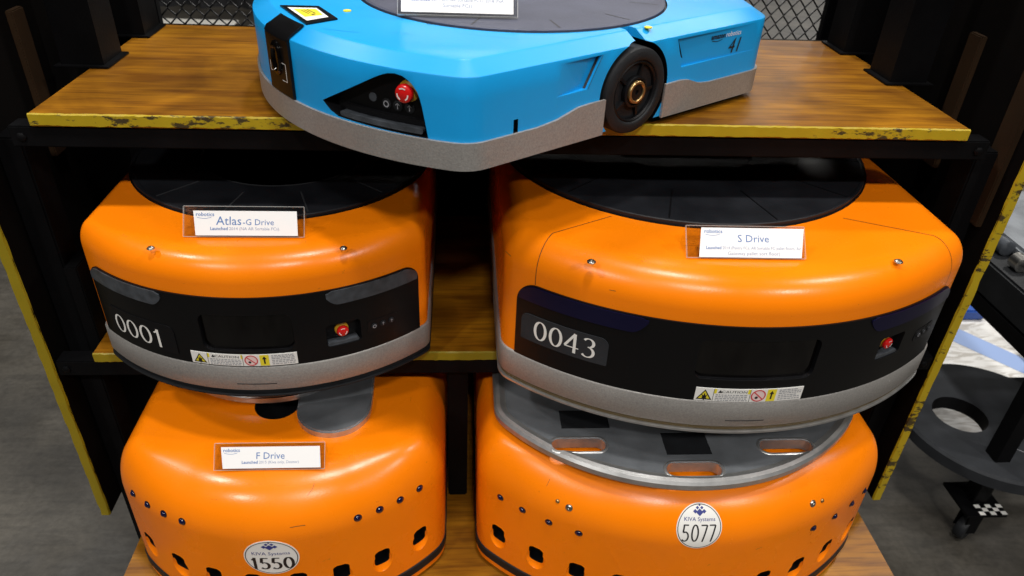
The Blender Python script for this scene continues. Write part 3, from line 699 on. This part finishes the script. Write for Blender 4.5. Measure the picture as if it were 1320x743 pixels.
# scuffs
scratch(shF, [(.040, .266), (.052, .2672), (.066, .2670)], .0012, fdrv)
scratch(shF, [(.075, .318), (.085, .327), (.09, .336)], .0007, fdrv)
scratch(shK, [(.10, .215), (.112, .2185)], .0008, kdrv)
scratch(shK, [(-.30, .30), (-.298, .316)], .0006, kdrv)
scratch(shS, [(-.44, .272), (-.432, .2735), (-.420, .2730)], .0010, sdrv)
scratch(shS, [(-.245, .272), (-.235, .2725)], .0007, sdrv)
scratch(shA, [(.325, .262), (.333, .264), (.345, .263)], .0008, atlas)
# lifting plate of 1550
def flat_plate(name, pts, z0, z1, mat, parent, bev=.0025):
    bm = bmesh.new(); vs = [bm.verts.new((x, y, z0)) for x, y in pts]; fc = bm.faces.new(vs)
    ex = bmesh.ops.extrude_face_region(bm, geom=[fc]); top = [g for g in ex['geom'] if isinstance(g, bmesh.types.BMVert)]
    for v in top: v.co.z = z1
    bmesh.ops.recalc_face_normals(bm, faces=bm.faces)
    if bev:
        ed = [e for e in bm.edges if all(abs(v.co.z-z1) < 1e-6 for v in e.verts)]; bmesh.ops.bevel(bm, geom=ed, offset=bev, segments=2, affect='EDGES')
    me = bpy.data.meshes.new(name); bm.to_mesh(me); bm.free(); return link(name, me, mat, parent, 35)
lp = flat_plate('lift_plate', [(-.045+.21*math.cos(2*PI*i/72), .065+.20*math.sin(2*PI*i/72)) for i in range(72)], .352, .366, 'plate_rim', fdrv)
lathe('lift_column', [(.10, .3353), (.10, .352)], 'black', fdrv, 40, Matrix.Translation((-.02, .06, 0)))
def tongue():
    # plate seen as a short ramp that drops to a rounded flat toe
    cx, tip, hw = .092, -.212, .069
    sec = []; ang = .30
    rows = [(-.02, .366), (-.08, .363), (-.155, .352), (-.172, .350)]
    v = []; f = []
    out = [(-hw*1.0, -.02), (-hw, -.10), (-hw, tip+hw)]+[(-hw*math.cos(PI*k/16), tip+hw-hw*math.sin(PI*k/16)) for k in range(1, 16)]+[(hw, tip+hw), (hw, -.10), (hw, -.02)]
    n = len(out); fold = -.122
    def zt(x, y): return .350 if y < fold+x*.25 else .350+(y-fold-x*.25)*.34
    bm = bmesh.new()
    lo = [bm.verts.new((cx+x, y, zt(x, y)-.016)) for x, y in out]; hi = [bm.verts.new((cx+x, y, zt(x, y))) for x, y in out]
    # split the top along the fold
    pl = (-hw, fold-hw*.25); pr = (hw, fold+hw*.25)
    a = bm.verts.new((cx+pl[0], pl[1], .350)); b = bm.verts.new((cx+pr[0], pr[1], .350)); a2 = bm.verts.new((cx+pl[0], pl[1], .334)); b2 = bm.verts.new((cx+pr[0], pr[1], .334))
    seqH = []; seqL = []
    for i, (x, y) in enumerate(out):
        seqH.append(hi[i]); seqL.append(lo[i])
        if i+1 < n:
            y2 = out[i+1][1]
            if x < 0 and y > pl[1] >= y2 and out[i+1][0] < -hw*.9: seqH.append(a); seqL.append(a2)
            if x > 0 and out[i][0] > hw*.9 and y < pr[1] <= y2: seqH.append(b); seqL.append(b2)
    ia = seqH.index(a) if a in seqH else None; ib = seqH.index(b) if b in seqH else None
    if ia is not None and ib is not None:
        bm.faces.new(seqH[ia:ib+1]); bm.faces.new(seqH[:ia+1]+seqH[ib:])
        bm.faces.new(seqL[ia:ib+1][::-1]); bm.faces.new((seqL[:ia+1]+seqL[ib:])[::-1])
    k = len(seqH)
    for i in range(k): bm.faces.new((seqH[i], seqH[(i+1) % k], seqL[(i+1) % k], seqL[i]))
    for vtx in [x for x in bm.verts if not x.link_faces]: bm.verts.remove(vtx)
    bmesh.ops.recalc_face_normals(bm, faces=bm.faces)
    be = [e for e in bm.edges if len(e.link_faces) == 2 and e.calc_face_angle(0) > 1 and (e.verts[0].co.z+e.verts[1].co.z)/2 > .342]
    bmesh.ops.bevel(bm, geom=be, offset=.003, segments=2, affect='EDGES')
    me = bpy.data.meshes.new('lift_tongue'); bm.to_mesh(me); bm.free(); o = link('lift_tongue', me, 'cast_dark', fdrv, 12); me.materials.append(M['plate_rim'])
    for f_ in me.polygons:
        if f_.normal.z < .93 or f_.area < 2e-5: f_.material_index = 1
tongue()
# slotted plate of 5077
def kplate():
    cx, cy, R = -.018, .004, .419
    po = outline(.350, -R, R+.012, .075, R, .075, True)
    v, f = Shell(po, [(0, 0)]).loft([(.022, .343), (.004, .346), (0, .352), (0, .362), (.004, .367), (.011, .369), (.017, .367), (.022, .3655)])
    p = mesh('slotted_plate', [(x+cx, y+cy, z) for x, y, z in v], f, 'cast_dark', None, 30)
    cuts = []
    def stad(x, y, hw, hr, rot=0.):
        P = [(hw*sx-hr*sx+hr*math.cos(a), hr*math.sin(a)) for sx, r0 in ((1, -90), (-1, 90)) for a in [math.radians(r0+18*k) for k in range(11)]]
        c, s = math.cos(rot), math.sin(rot); P = [(x+a*c-b*s, y+a*s+b*c) for a, b in P]; n = len(P)
        v = [(a, b, z) for z in (.3, .42) for a, b in P]; f = [tuple(range(n))[::-1], tuple(range(n, 2*n))]+[(i, (i+1) % n, n+(i+1) % n, n+i) for i in range(n)]; return v, f
    L = [(-.221, -.318, .049, .0155), (-.026, -.380, .049, .0155), (.158, -.328, .049, .0155)]
    L += [(2*cx-x, -y, a, b) for x, y, a, b in L]
    cuts.append((*merge([stad(*q) for q in L]), 'plate_rim'))
    def rect(x, y, hw, hh):
        P = [(x-hw, y-hh), (x+hw, y-hh), (x+hw, y+hh), (x-hw, y+hh)]; v = [(a, b, z) for z in (.3, .42) for a, b in P]
        return v, [(3, 2, 1, 0), (4, 5, 6, 7), (0, 1, 5, 4), (1, 2, 6, 5), (2, 3, 7, 6), (3, 0, 4, 7)]
    RR = [(-.202, -.252, .045, .024), (-.025, -.318, .041, .027), (.152, -.252, .045, .024)]; RR += [(2*cx-x, -y, a, b) for x, y, a, b in RR]
    cuts.append((*merge([rect(*q) for q in RR]), 'black'))
    cut(p, cuts, 30); p.parent = kdrv
    ri = [m.name for m in p.data.materials].index(M['plate_rim'].name)
    for f_ in p.data.polygons:
        x_, y_ = abs(f_.center.x-cx), f_.center.y-cy
        if (math.hypot(x_, y_) > R-.0165 or x_ > .350-.0165 or f_.center.z > .3657) and f_.normal.z > -.2: f_.material_index = ri
    for x, y, a, b in RR[:3]: box('rubber_pad', x-a+.0006, x+a-.0006, y-b+.0006, y+b-.0006, .352, .3645, 'rubber', kdrv)
    for x, y, a, b in L[:3]:      # rolled lips round the slots
        P = [(a*sx-b*sx+(b+.0015)*math.cos(g), (b+.0015)*math.sin(g)) for sx, r0 in ((1, -90), (-1, 90)) for g in [math.radians(r0+18*k) for k in range(11)]]
        v = []; f = []; n = len(P)
        for px_, py_ in P:
            nx_, ny_ = px_-(a-b)*max(-1, min(1, px_/(a-b))), py_; k = math.hypot(nx_, ny_) or 1
            for d, zz in ((0, .3640), (.0, .3672), (.003, .3672), (.0045, .3650)): v.append((x+px_+nx_/k*d, y+py_+ny_/k*d, zz))
        for i in range(n):
            for k in range(3): A = i*4+k; B = ((i+1) % n)*4+k; f.append((A, B, B+1, A+1))
        mesh('slot_lip', v, f, 'plate_rim', p, 60)
    lathe('plate_support', [(.24, .3352), (.24, .344)], 'black', kdrv, 48, Matrix.Translation((cx, cy, 0)))
kplate()

# ================================================================== BLUE robot on the top shelf (41)
ob = outline(.303, -.424, .464, .048, .424, back_arc=True)
blue = thing('warehouse_robot', 'bright blue robot numbered 41 with a black wheel, on the top shelf', 'robot', (-.005, .21, TOP), math.radians(-54.2))
shB = Shell(ob, [(0, .014), (0, .1345), (.0008, .1362), (.0250, .1495), (.0270, .1507), (.0290, .151)])
bb = mesh('body', *shB.loft([(0, .014), (0, .045), (0, .075), (0, .105)]+shB.prof[1:]), 'blue', None)
# control panel pocket
cl = pw([(.098, .068), (.112, .058), (.128, .0525), (.272, .0505)]); ch = pw([(.098, .0690), (.150, .096), (.200, .1225), (.214, .1283), (.226, .1302), (.238, .1285), (.249, .122), (.258, .111), (.263, .098), (.272, .051)])
chh = lambda q: max(ch(q), cl(q)+.0006)
cylm = Matrix.Translation((.303, -.006, .066)) @ Matrix.Rotation(PI/2, 4, 'Y')
def prism(tri_lo, tri_hi):
    v = list(tri_lo)+list(tri_hi); return v, [(0, 1, 2), (3, 5, 4), (0, 3, 4, 1), (1, 4, 5, 2), (2, 5, 3, 0)]
def bx(x0, x1, y0, y1, z0, z1):
    return [(x, y, z) for z in (z0, z1) for x, y in ((x0, y0), (x1, y0), (x1, y1), (x0, y1))], [(3, 2, 1, 0), (4, 5, 6, 7), (0, 1, 5, 4), (1, 2, 6, 5), (2, 3, 7, 6), (3, 0, 4, 7)]
cut(bb, [(*shB.patch(.098, .272, cl, chh, -.022, .02, 44, 6), 'black'),
         (*lathe_vf([(.074, -.06), (.074, .04)], 64, cylm), 'black'),
         (*prism([(.3035, -.170, .086), (.2950, -.108, .087), (.325, -.108, .087)], [(.3035, -.160, .1305), (.2950, -.084, .1318), (.325, -.084, .1318)]), 'blue'),
         (*prism([(.3035, .315, .087), (.325, .098, .086), (.2985, .098, .086)], [(.3035, .300, .1312), (.325, .080, .1315), (.2985, .080, .1315)]), 'blue'),
         (*merge([bx(.262, .33, -.010, .010, .130, .17)]), 'blue'),
         (*bx(.290, .33, -.241, -.233, .05, .069), 'black'),
         (*lathe_vf([(.262, .1462), (.262, .17)], 96, Matrix.Identity(4)), 'black')], 30)
bb.parent = blue
turnB = lathe('turntable', [(.2585, .1465), (.2585, .1535), (.257, .1545), (.252, .1545), (.250, .1540), (.0005, .1540)], 'bluedisc', blue, 96)
for k in range(12):
    a = 2*PI*k/12+.12; rm = Matrix.Rotation(a, 4, 'Z')
    mesh('rib', [rm @ Vector(c) for c in ((.20, -.0014, .15425), (.2465, -.0014, .15425), (.2465, .0014, .15425), (.20, .0014, .15425))], [(0, 1, 2, 3)], 'ink', turnB, smooth=False)
# skirt in runs between the wheels, its upper edge rising beside each wheel
Ls = ob[-1][4]
def s_of(y): # length along the right wall at local y
    for a, b in zip(ob, ob[1:]):
        if a[4] > 0 and a[0] > .30 and a[1] <= y <= b[1]: return a[4]+(b[4]-a[4])*(y-a[1])/(b[1]-a[1])
sw0, sw1 = s_of(-.070), s_of(.062)
up = lambda q: pw([(0, .0505), (s_of(-.200), .0505), (s_of(-.165), .054), (s_of(-.125), .0645), (s_of(-.10), .066), (s_of(.07), .066), (s_of(.10), .0665), (s_of(.118), .064), (s_of(.145), .0545), (s_of(.17), .0515), (Ls+1, .0505)])(abs(q))
mesh('bumper_skirt', *shB.patch(-sw0, sw0, .012, up, .0003, .0042, 170, 4), 'cast', blue)
for s in (-1, 1): mesh('bumper_skirt', *shB.patch(min(s*sw1, s*(Ls-.005)), max(s*sw1, s*(Ls-.005)), .012, up, .0003, .0042, 90, 4), 'cast', blue)
mesh('chassis', *shB.loft([(.06, .006), (.06, .0135)]), 'black', blue)
for y in (-.30, .30): lathe('caster', [(.02, 0.0005), (.02, .006)], 'black', blue, 20, Matrix.Translation((0, y, 0)))
# control panel contents
mesh('control_plate', *shB.patch(.100, .271, lambda q: cl(q)+.0005, lambda q: max(chh(q)-.0005, cl(q)+.0007), -.0218, -.0185, 40, 4), 'fascia', blue)
estop(shB, .238, .105, -.0186, .0125, blue)
power_buttons(shB, (.200, .2185, .237), .0805, -.0186, blue, .0066)
m_ = shB.frame(.177, .0855, -.0186); pd = lathe('indicator', [(.006, 0), (.006, .0012), (.0005, .0014)], 'lens', blue, 16, m_)
wall_list(shB, 'tray_lip', .128, .263, .0535, .0605, .003, -.0182, -.003, 'lens', blue, ns=30, nz=2)
wall_list(shB, 'tray_back', .128, .267, .0615, .0690, .003, -.0182, -.0120, 'black', blue, ns=30, nz=2)
# wheel
def wheel():
    e = bpy.data.objects.new('drive_wheel', None); COL.objects.link(e); e.parent = blue; e.empty_display_size = .02
    bpy.data.objects.remove(e)
    r = .0655; m = cylm
    ty = lathe('drive_wheel', [(.046, -.045), (r-.004, -.045), (r, -.041), (r, -.002), (r-.0015, .002), (r-.006, .0045), (r-.014, .0050), (.0485, .0045), (.047, .0030), (.046, -.004)], 'rubber', blue, 72, m)
    v, f = merge([lathe_vf([(.0462, -.010), (.0462, .0020), (.0445, .0030), (.042, .0010), (.041, -.010)], 56, m), lathe_vf([(.0415, -.016), (.0415, -.0125)], 40, m), lathe_vf([(.024, -.012), (.024, .0035), (.0225, .0045), (.020, .0045), (.0195, .001)], 40, m)])
    rim = mesh('rim', v, f, 'black', ty)
    for k in range(5):
        a = 2*PI*k/5+.3; rm = m @ Matrix.Rotation(a, 4, 'Z')
        vv = [rm @ Vector(c) for c in ((.022, -.0035, -.012), (.043, -.003, -.012), (.043, .003, -.012), (.022, .0035, -.012), (.022, -.0025, .0015), (.043, -.002, -.0005), (.043, .002, -.0005), (.022, .0025, .0015))]
        mesh('spoke', vv, [(3, 2, 1, 0), (4, 5, 6, 7), (0, 1, 5, 4), (1, 2, 6, 5), (2, 3, 7, 6), (3, 0, 4, 7)], 'black', ty, smooth=False)
    lathe('hub_ring', [(.0125, .000), (.0125, .0065), (.0135, .0075), (.0165, .0075), (.0175, .0062), (.0175, .001)], 'brass', ty, 40, m)
    lathe('axle', [(.0123, .000), (.0123, .0052), (.004, .0056), (.0035, .003), (.0004, .003)], 'black', ty, 30, m)
wheel()
# vents: dark slits at the deep ends of the side recesses
mesh('vent_slit', [(.2955, -.1095, .087), (.3036, -.1062, .0868), (.3036, -.0822, .1322), (.2955, -.0855, .1316)], [(0, 1, 2, 3)], 'ink', blue, smooth=False)
mesh('vent_slit', [(.3012, .0950, .102), (.3037, .0962, .1005), (.3037, .0795, .1318), (.2992, .0812, .1312), (.2990, .0840, .127)], [(0, 1, 2, 3, 4)], 'ink', blue, smooth=False)
# lettering on the side
sideM = Matrix(((0, 0, 1, .3040), (1, 0, 0, 0), (0, 1, 0, 0), (0, 0, 0, 1)))     # x -> local y, y -> z, normal +x
def onside(y0, z0): return lambda x, y: Vector((.3040-(.0052*max(0, 1-(y0+x-.098)/.21))*(1 if .086 < z0+y < .1312 else 0)+.0006, y0+x, z0+y))
prnt('maker_lettering', merge([text_vf('amazon', .0115, 'LEFT', bold=.0003), stroke([(.003+.026*k/8, -.0022-.0022*math.sin(PI*k/8)) for k in range(9)], .0011)]), onside(.166, .1185), 'ink', blue)
prnt('maker_lettering', text_vf('robotics', .0115, 'LEFT'), onside(.203, .1185), 'white', blue)
prnt('number_lettering', text_vf('41', .034, 'CENTER', .22), onside(.230, .0905), 'ink', blue)
# front camera bracket wrapping onto the top
lo_, hi_ = (lambda q: .064+.010*max(0, -q/.045)*0), (lambda q: .1345)
br = mesh('camera_bracket', *shB.patch(-.046, .030, lambda q: .052, lambda q: .1330, .0003, .0045, 10, 6), 'fascia', blue)
mesh('camera_bracket_top', *shB.patch(-.050, .030, lambda q: .1335, lambda q: .1500, .0012, .0040, 8, 5), 'fascia', blue)
mesh('camera_bracket_shelf', [(x, y, z) for z in (.1512, .1534) for x, y in ((-.094, -.378), (.026, -.394), (.020, -.342), (-.062, -.330))], [(3, 2, 1, 0), (4, 5, 6, 7), (0, 1, 5, 4), (1, 2, 6, 5), (2, 3, 7, 6), (3, 0, 4, 7)], 'fascia', blue, smooth=False)
ls = mesh('bracket_label', [(-.074, -.375, .1537), (.012, -.386, .1537), (.008, -.350, .1537), (-.050, -.340, .1537)], [(0, 1, 2, 3)], 'white', blue, smooth=False)
mesh('yellow_print', [(-.060, -.372, .1540), (-.008, -.379, .1540), (-.006, -.352, .1540), (-.044, -.344, .1540)], [(0, 1, 2, 3)], 'yellowp', ls, smooth=False)
prnt('black_print', merge([quad(-.018, .012, .002, .004), quad(-.018, .006, -.003, -.0015), quad(-.018, .010, -.008, -.0065), ([(.013, -.006), (.021, -.006), (.017, .003)], [(0, 1, 2)])]), lambda x, y: Vector((-.030+x*.9, -.360+y*.9, .1543)), 'ink', ls)
mm = shB.frame(-.008, .103, .0045)
lathe('camera_lens', [(.019, 0), (.019, .002), (.0165, .0045), (.0145, .0045), (.0125, .001), (.0004, -.0005+.001)], 'gloss', br, 32, mm @ Matrix.Diagonal((.8, 1.3, 1, 1)))
prnt('aim_marks', merge([stroke([(-.034, .012), (-.034, -.006), (-.026, -.006)], .0018), stroke([(.010, .020), (.026, .020), (.026, -.014), (.010, -.014)], .0018), quad(.007, .012, .006, .018)]), lambda x, y: shB.pos(-.006+x*.9, .084+y*.75, .0048), 'white', br)
# small top details
for x, y, a, b in ((.075, -.366, .028, .0045), (.205, -.205, .050, .0016), (.13, -.30, .02, .002)):
    lo2, hi2 = None, None
    v = [(x+a*math.cos(2*PI*i/24)*.80-b*math.sin(2*PI*i/24)*-.6, y+a*math.cos(2*PI*i/24)*.60+b*math.sin(2*PI*i/24)*.8, .1513) for i in range(24)]
    mesh('mould_line', v, [tuple(range(24))], 'blue', blue, smooth=False)
mg = Matrix.Translation((.105, -.239, .1514)) @ Matrix.Rotation(math.radians(54), 4, 'Z')
prnt('stamped_mark', merge([ring(0, 0, .004, .0052, 20)]), on_frame(mg, 0), 'ink', blue)
for q in (-.1, .26):
    y = .028 if q > 0 else -.30
lathe('yellow_cap', [(.006, 0), (.006, .0015), (.004, .002), (.0004, .002)], 'yellowp', blue, 16, Matrix.Translation((.283, .030, .1505)))
lathe('yellow_cap', [(.006, 0), (.006, .0015), (.004, .002), (.0004, .002)], 'yellowp', blue, 16, Matrix.Translation((-.02, -.305, .1510)))

# ================================================================== acrylic name signs
def sign(label, loc, rz, ln, wd, ht, tilt, paper, head, sub):
    t = thing('name_sign', label, 'sign', loc, rz, 'name signs on the robots')
    th = .0028; ca, sa = math.cos(tilt), math.sin(tilt)
    fr = Matrix(((1, 0, 0, 0), (0, ca, -sa, .0), (0, sa, ca, .0008), (0, 0, 0, 1)))      # x, up the slope, outward
    def slab(name, x0, x1, y0, y1, z0, z1, mat, m=fr):
        me = boxm(x0, x1, y0, y1, z0, z1); o = link(name, me, mat, t, 30, False); me.transform(m); return o
    x0, x1 = -wd/2, wd/2
    slab('front_sheet', x0, x1, 0, ht, 0, th, 'acrylic')
    slab('back_sheet', x0, x1, 0, ht, -th-.0014, -.0014, 'acrylic')
    e = .0007
    for a, b, c, d in ((x0, x1, ht, ht+e), (x0-e, x0, 0, ht), (x1, x1+e, 0, ht), (x0, x1, -e*.2, e*.8)): slab('sheet_edge', a, b, c, d, -.001, th+.0002, 'acrylic_edge')
    bm = Matrix.Translation((0, ht*ca, ht*sa)) @ Matrix.Rotation(-(PI/2+.25), 4, 'X')
    slab('rear_leg', x0, x1, 0, ht*sa*.98/math.cos(.25), -.0018, .0, 'acrylic', Matrix.Translation((0, ht*ca+.003, ht*sa)) @ Matrix.Rotation(-(PI/2-.25), 4, 'X'))
    px0, px1, py0, py1, sk = paper
    pm = fr @ Matrix.Translation((0, 0, th+.0006))
    pp = mesh('paper_card', [pm @ Vector(c) for c in ((px0+sk[0], py0, 0), (px1+sk[1], py0, 0), (px1, py1, 0), (px0, py1, 0))], [(0, 1, 2, 3)], 'paper', t, smooth=False)
    cx = (px0+px1)/2; H = py1-py0; fn = on_frame(pm, .0003)
    prnt('logo_print', merge([shift(text_vf('robotics', .0085, 'LEFT', bold=.0001), px0+.004, py1-.0085), stroke([(px0+.006+.022*k/8, py1-.0105-.0018*math.sin(PI*k/8)) for k in range(9)], .0006)]), fn, 'blueink', pp)
    hv = []
    x = 0
    if len(head) == 2:
        a = text_vf(head[0], .0195, 'LEFT'); wa = max(p[0] for p in a[0]); b = text_vf(head[1], .0135, 'LEFT'); wb = max(p[0] for p in b[0])
        hv = [shift(a, -(wa+wb+.002)/2, 0), shift(b, -(wa+wb+.002)/2+wa+.002, 0)]
    elif head: hv = [text_vf(head[0], .0165)]
    if hv: prnt('title_print', shift(merge(hv), cx, py0+H*(.43 if len(sub) < 2 else .52)), fn, 'blueink', pp)
    for k, line in enumerate(sub):
        y = py0+H*(.22 if len(sub) < 2 else .27)-k*.0088
        if isinstance(line, tuple):
            a = text_vf(line[0], .0072, 'LEFT', bold=.00012); wa = max(p[0] for p in a[0]); b = text_vf(line[1], .0068, 'LEFT'); wb = max(p[0] for p in b[0]); w2 = wa+wb+.002
            sc = min(1, (px1-px0-.012)/w2)
            for vf, dx, mt in ((a, -w2/2, 'blueink'), (b, -w2/2+wa+.002, 'greyink')): prnt('caption_print', ([((p+dx)*sc+cx, q+y) for p, q in vf[0]], vf[1]), fn, mt, pp)
        else: prnt('caption_print', shift(text_vf(line, .0078), cx, y), fn, 'greyink', pp)
    return t
sign('name sign reading Atlas-G Drive in a clear holder', (-.435, -.077, TOP-.462+.2925), 0, 0, .186, .048, math.radians(56), (-.078, .082, .002, .041, (.004, .002)), ('Atlas', '-G Drive'), [('Launched', '2014 (NA AR Sortable FCs).')])
sign('name sign reading S Drive in a clear holder', (.342, -.175, TOP-.462+.3155), math.radians(-1), 0, .184, .050, math.radians(48), (-.069, .0915, .001, .047, (-.005, -.006)), ('S Drive',), [('Launched', '2014 (Pantry FCs, AR Sortable FC pallet floors, Air'), 'Gateway pallet sort floor)'])
sign('name sign reading F Drive in a clear holder', (-.425, -.196, TOP-.90+.3335), 0, 0, .188, .046, math.radians(52), (-.083, .086, .003, .040, (.004, .002)), ('F Drive',), [('Launched', '2015 (Kiva only, Dexter)')])
sign('name sign tilted on the blue robot, launch years 2017 and 2018', (-.098, .012, TOP+.1550), 0, 0, .176, .075, math.radians(52), (-.083, .082, .004, .068, (0, 0)), (), [('Launched', '2017 (EU AR Sortable FCs), 2018 (NA'), 'Sortable FCs)'])

# ================================================================== beside the rack: cart, disc, board
cart = thing('equipment_cart', 'black steel cart on casters with a dark grey machine tray', 'cart', (1.335, .20, 0))
for x, y in ((0, 0), (0, .72), (.75, 0), (.75, .72)):
    lg = box('leg', x-.022, x+.022, y-.022, y+.022, .112, .95, 'frame', cart, .002)
    pl = box('foot_plate', x-.06, x+.055, y-.065, y+.055, .102, .1115, 'frame', cart, .001)
    cs = lathe('caster', [(.012, -.014), (.034, -.014), (.038, -.009), (.038, .009), (.034, .014), (.012, .014)], 'rubber', cart, 36, Matrix.Translation((x-.025, y-.04, .0385)) @ Matrix.Rotation(PI/2, 4, 'X') @ Matrix.Rotation(.5, 4, 'Y'))
    lathe('hub', [(.012, -.0155), (.012, .0155)], 'steel', cs, 20, Matrix.Translation((x-.025, y-.04, .0385)) @ Matrix.Rotation(PI/2, 4, 'X') @ Matrix.Rotation(.5, 4, 'Y'))
    for d in (-.018, .018): box('caster_fork', x-.045, x-.005, y-.04+d-.002, y-.04+d+.002, .030, .102, 'frame', cart, .0008)
# checkered tape on the front foot
sq = []
for i in range(5):
    for j in range(3):
        if (i+j) % 2 == 0: sq.append(quad(-.022+i*.0155, -.022+(i+1)*.0155, -.0635+j*.012, -.0635+(j+1)*.012))
prnt('checker_tape', merge(sq), lambda x, y: Vector((x, y, .1119)), 'white', cart)
for z in (.56, .19):
    for y in (0, .36 if z < .3 else .72): box('cross_rail', .0225, .7275, y-.015, y+.015, z, z+.035, 'frame', cart, .002)
box('side_rail', -.020, .020, .0225, .6975, .56, .605, 'frame', cart, .002)
tr = box('machine_tray', -.02, .74, .03, .70, .606, .70, 'rubber', cart, .006)
for k in range(7):
    lathe('chain_roller', [(.016, -.02), (.022, -.016), (.022, .016), (.016, .02)], 'lens' if k % 2 else 'steel', tr, 18, Matrix.Translation((.03+.012*(k % 2), .08+k*.085, .722)) @ Matrix.Rotation(PI/2, 4, 'X'))
box('tray_lid', .06, .70, .07, .66, .701, .735, 'cast_dark', tr, .008)
# grey disc with a hole, lying on the cart's low rails
gd = lathe('disc_pad', [(.243, .0), (.25, .005), (.25, .037), (.243, .044), (.0005, .044)], 'greydisc', None, 90)
cut(gd, [(*lathe_vf([(.073, -.02), (.073, .08)], 60, Matrix.Translation((-.082, .018, 0))), 'black')], 30)
gd.location = (1.408, .345, .2255); tag(gd, 'thick dark grey disc with a round hole, lying on the cart rails', 'disc')
prnt('line_marking', merge([stroke([(-.02, -.10), (.035, -.16), (.06, -.06), (.02, -.085), (-.02, -.10)], .003), stroke([(.05, -.12), (.08, -.08)], .003)]), lambda x, y: Vector((x, y, .0444)), 'greyprint', gd)
wb = box('printed_board', 1.50, 2.90, .52, 2.1, .0015, .014, 'marble'); tag(wb, 'white streaked board lying on the floor beyond the rack', 'board')
mesh('blue_stripe', [(1.62, 1.25, .0148), (1.72, 1.30, .0148), (2.30, .55, .0148), (2.20, .53, .0148)], [(0, 3, 2, 1)], 'tape_blue', wb, smooth=False)
tag(box('plastic_block', 1.90, 2.0, 1.17, 1.26, .0155, .06, 'cobalt', None, .006), 'small cobalt blue block on the streaked board', 'block')
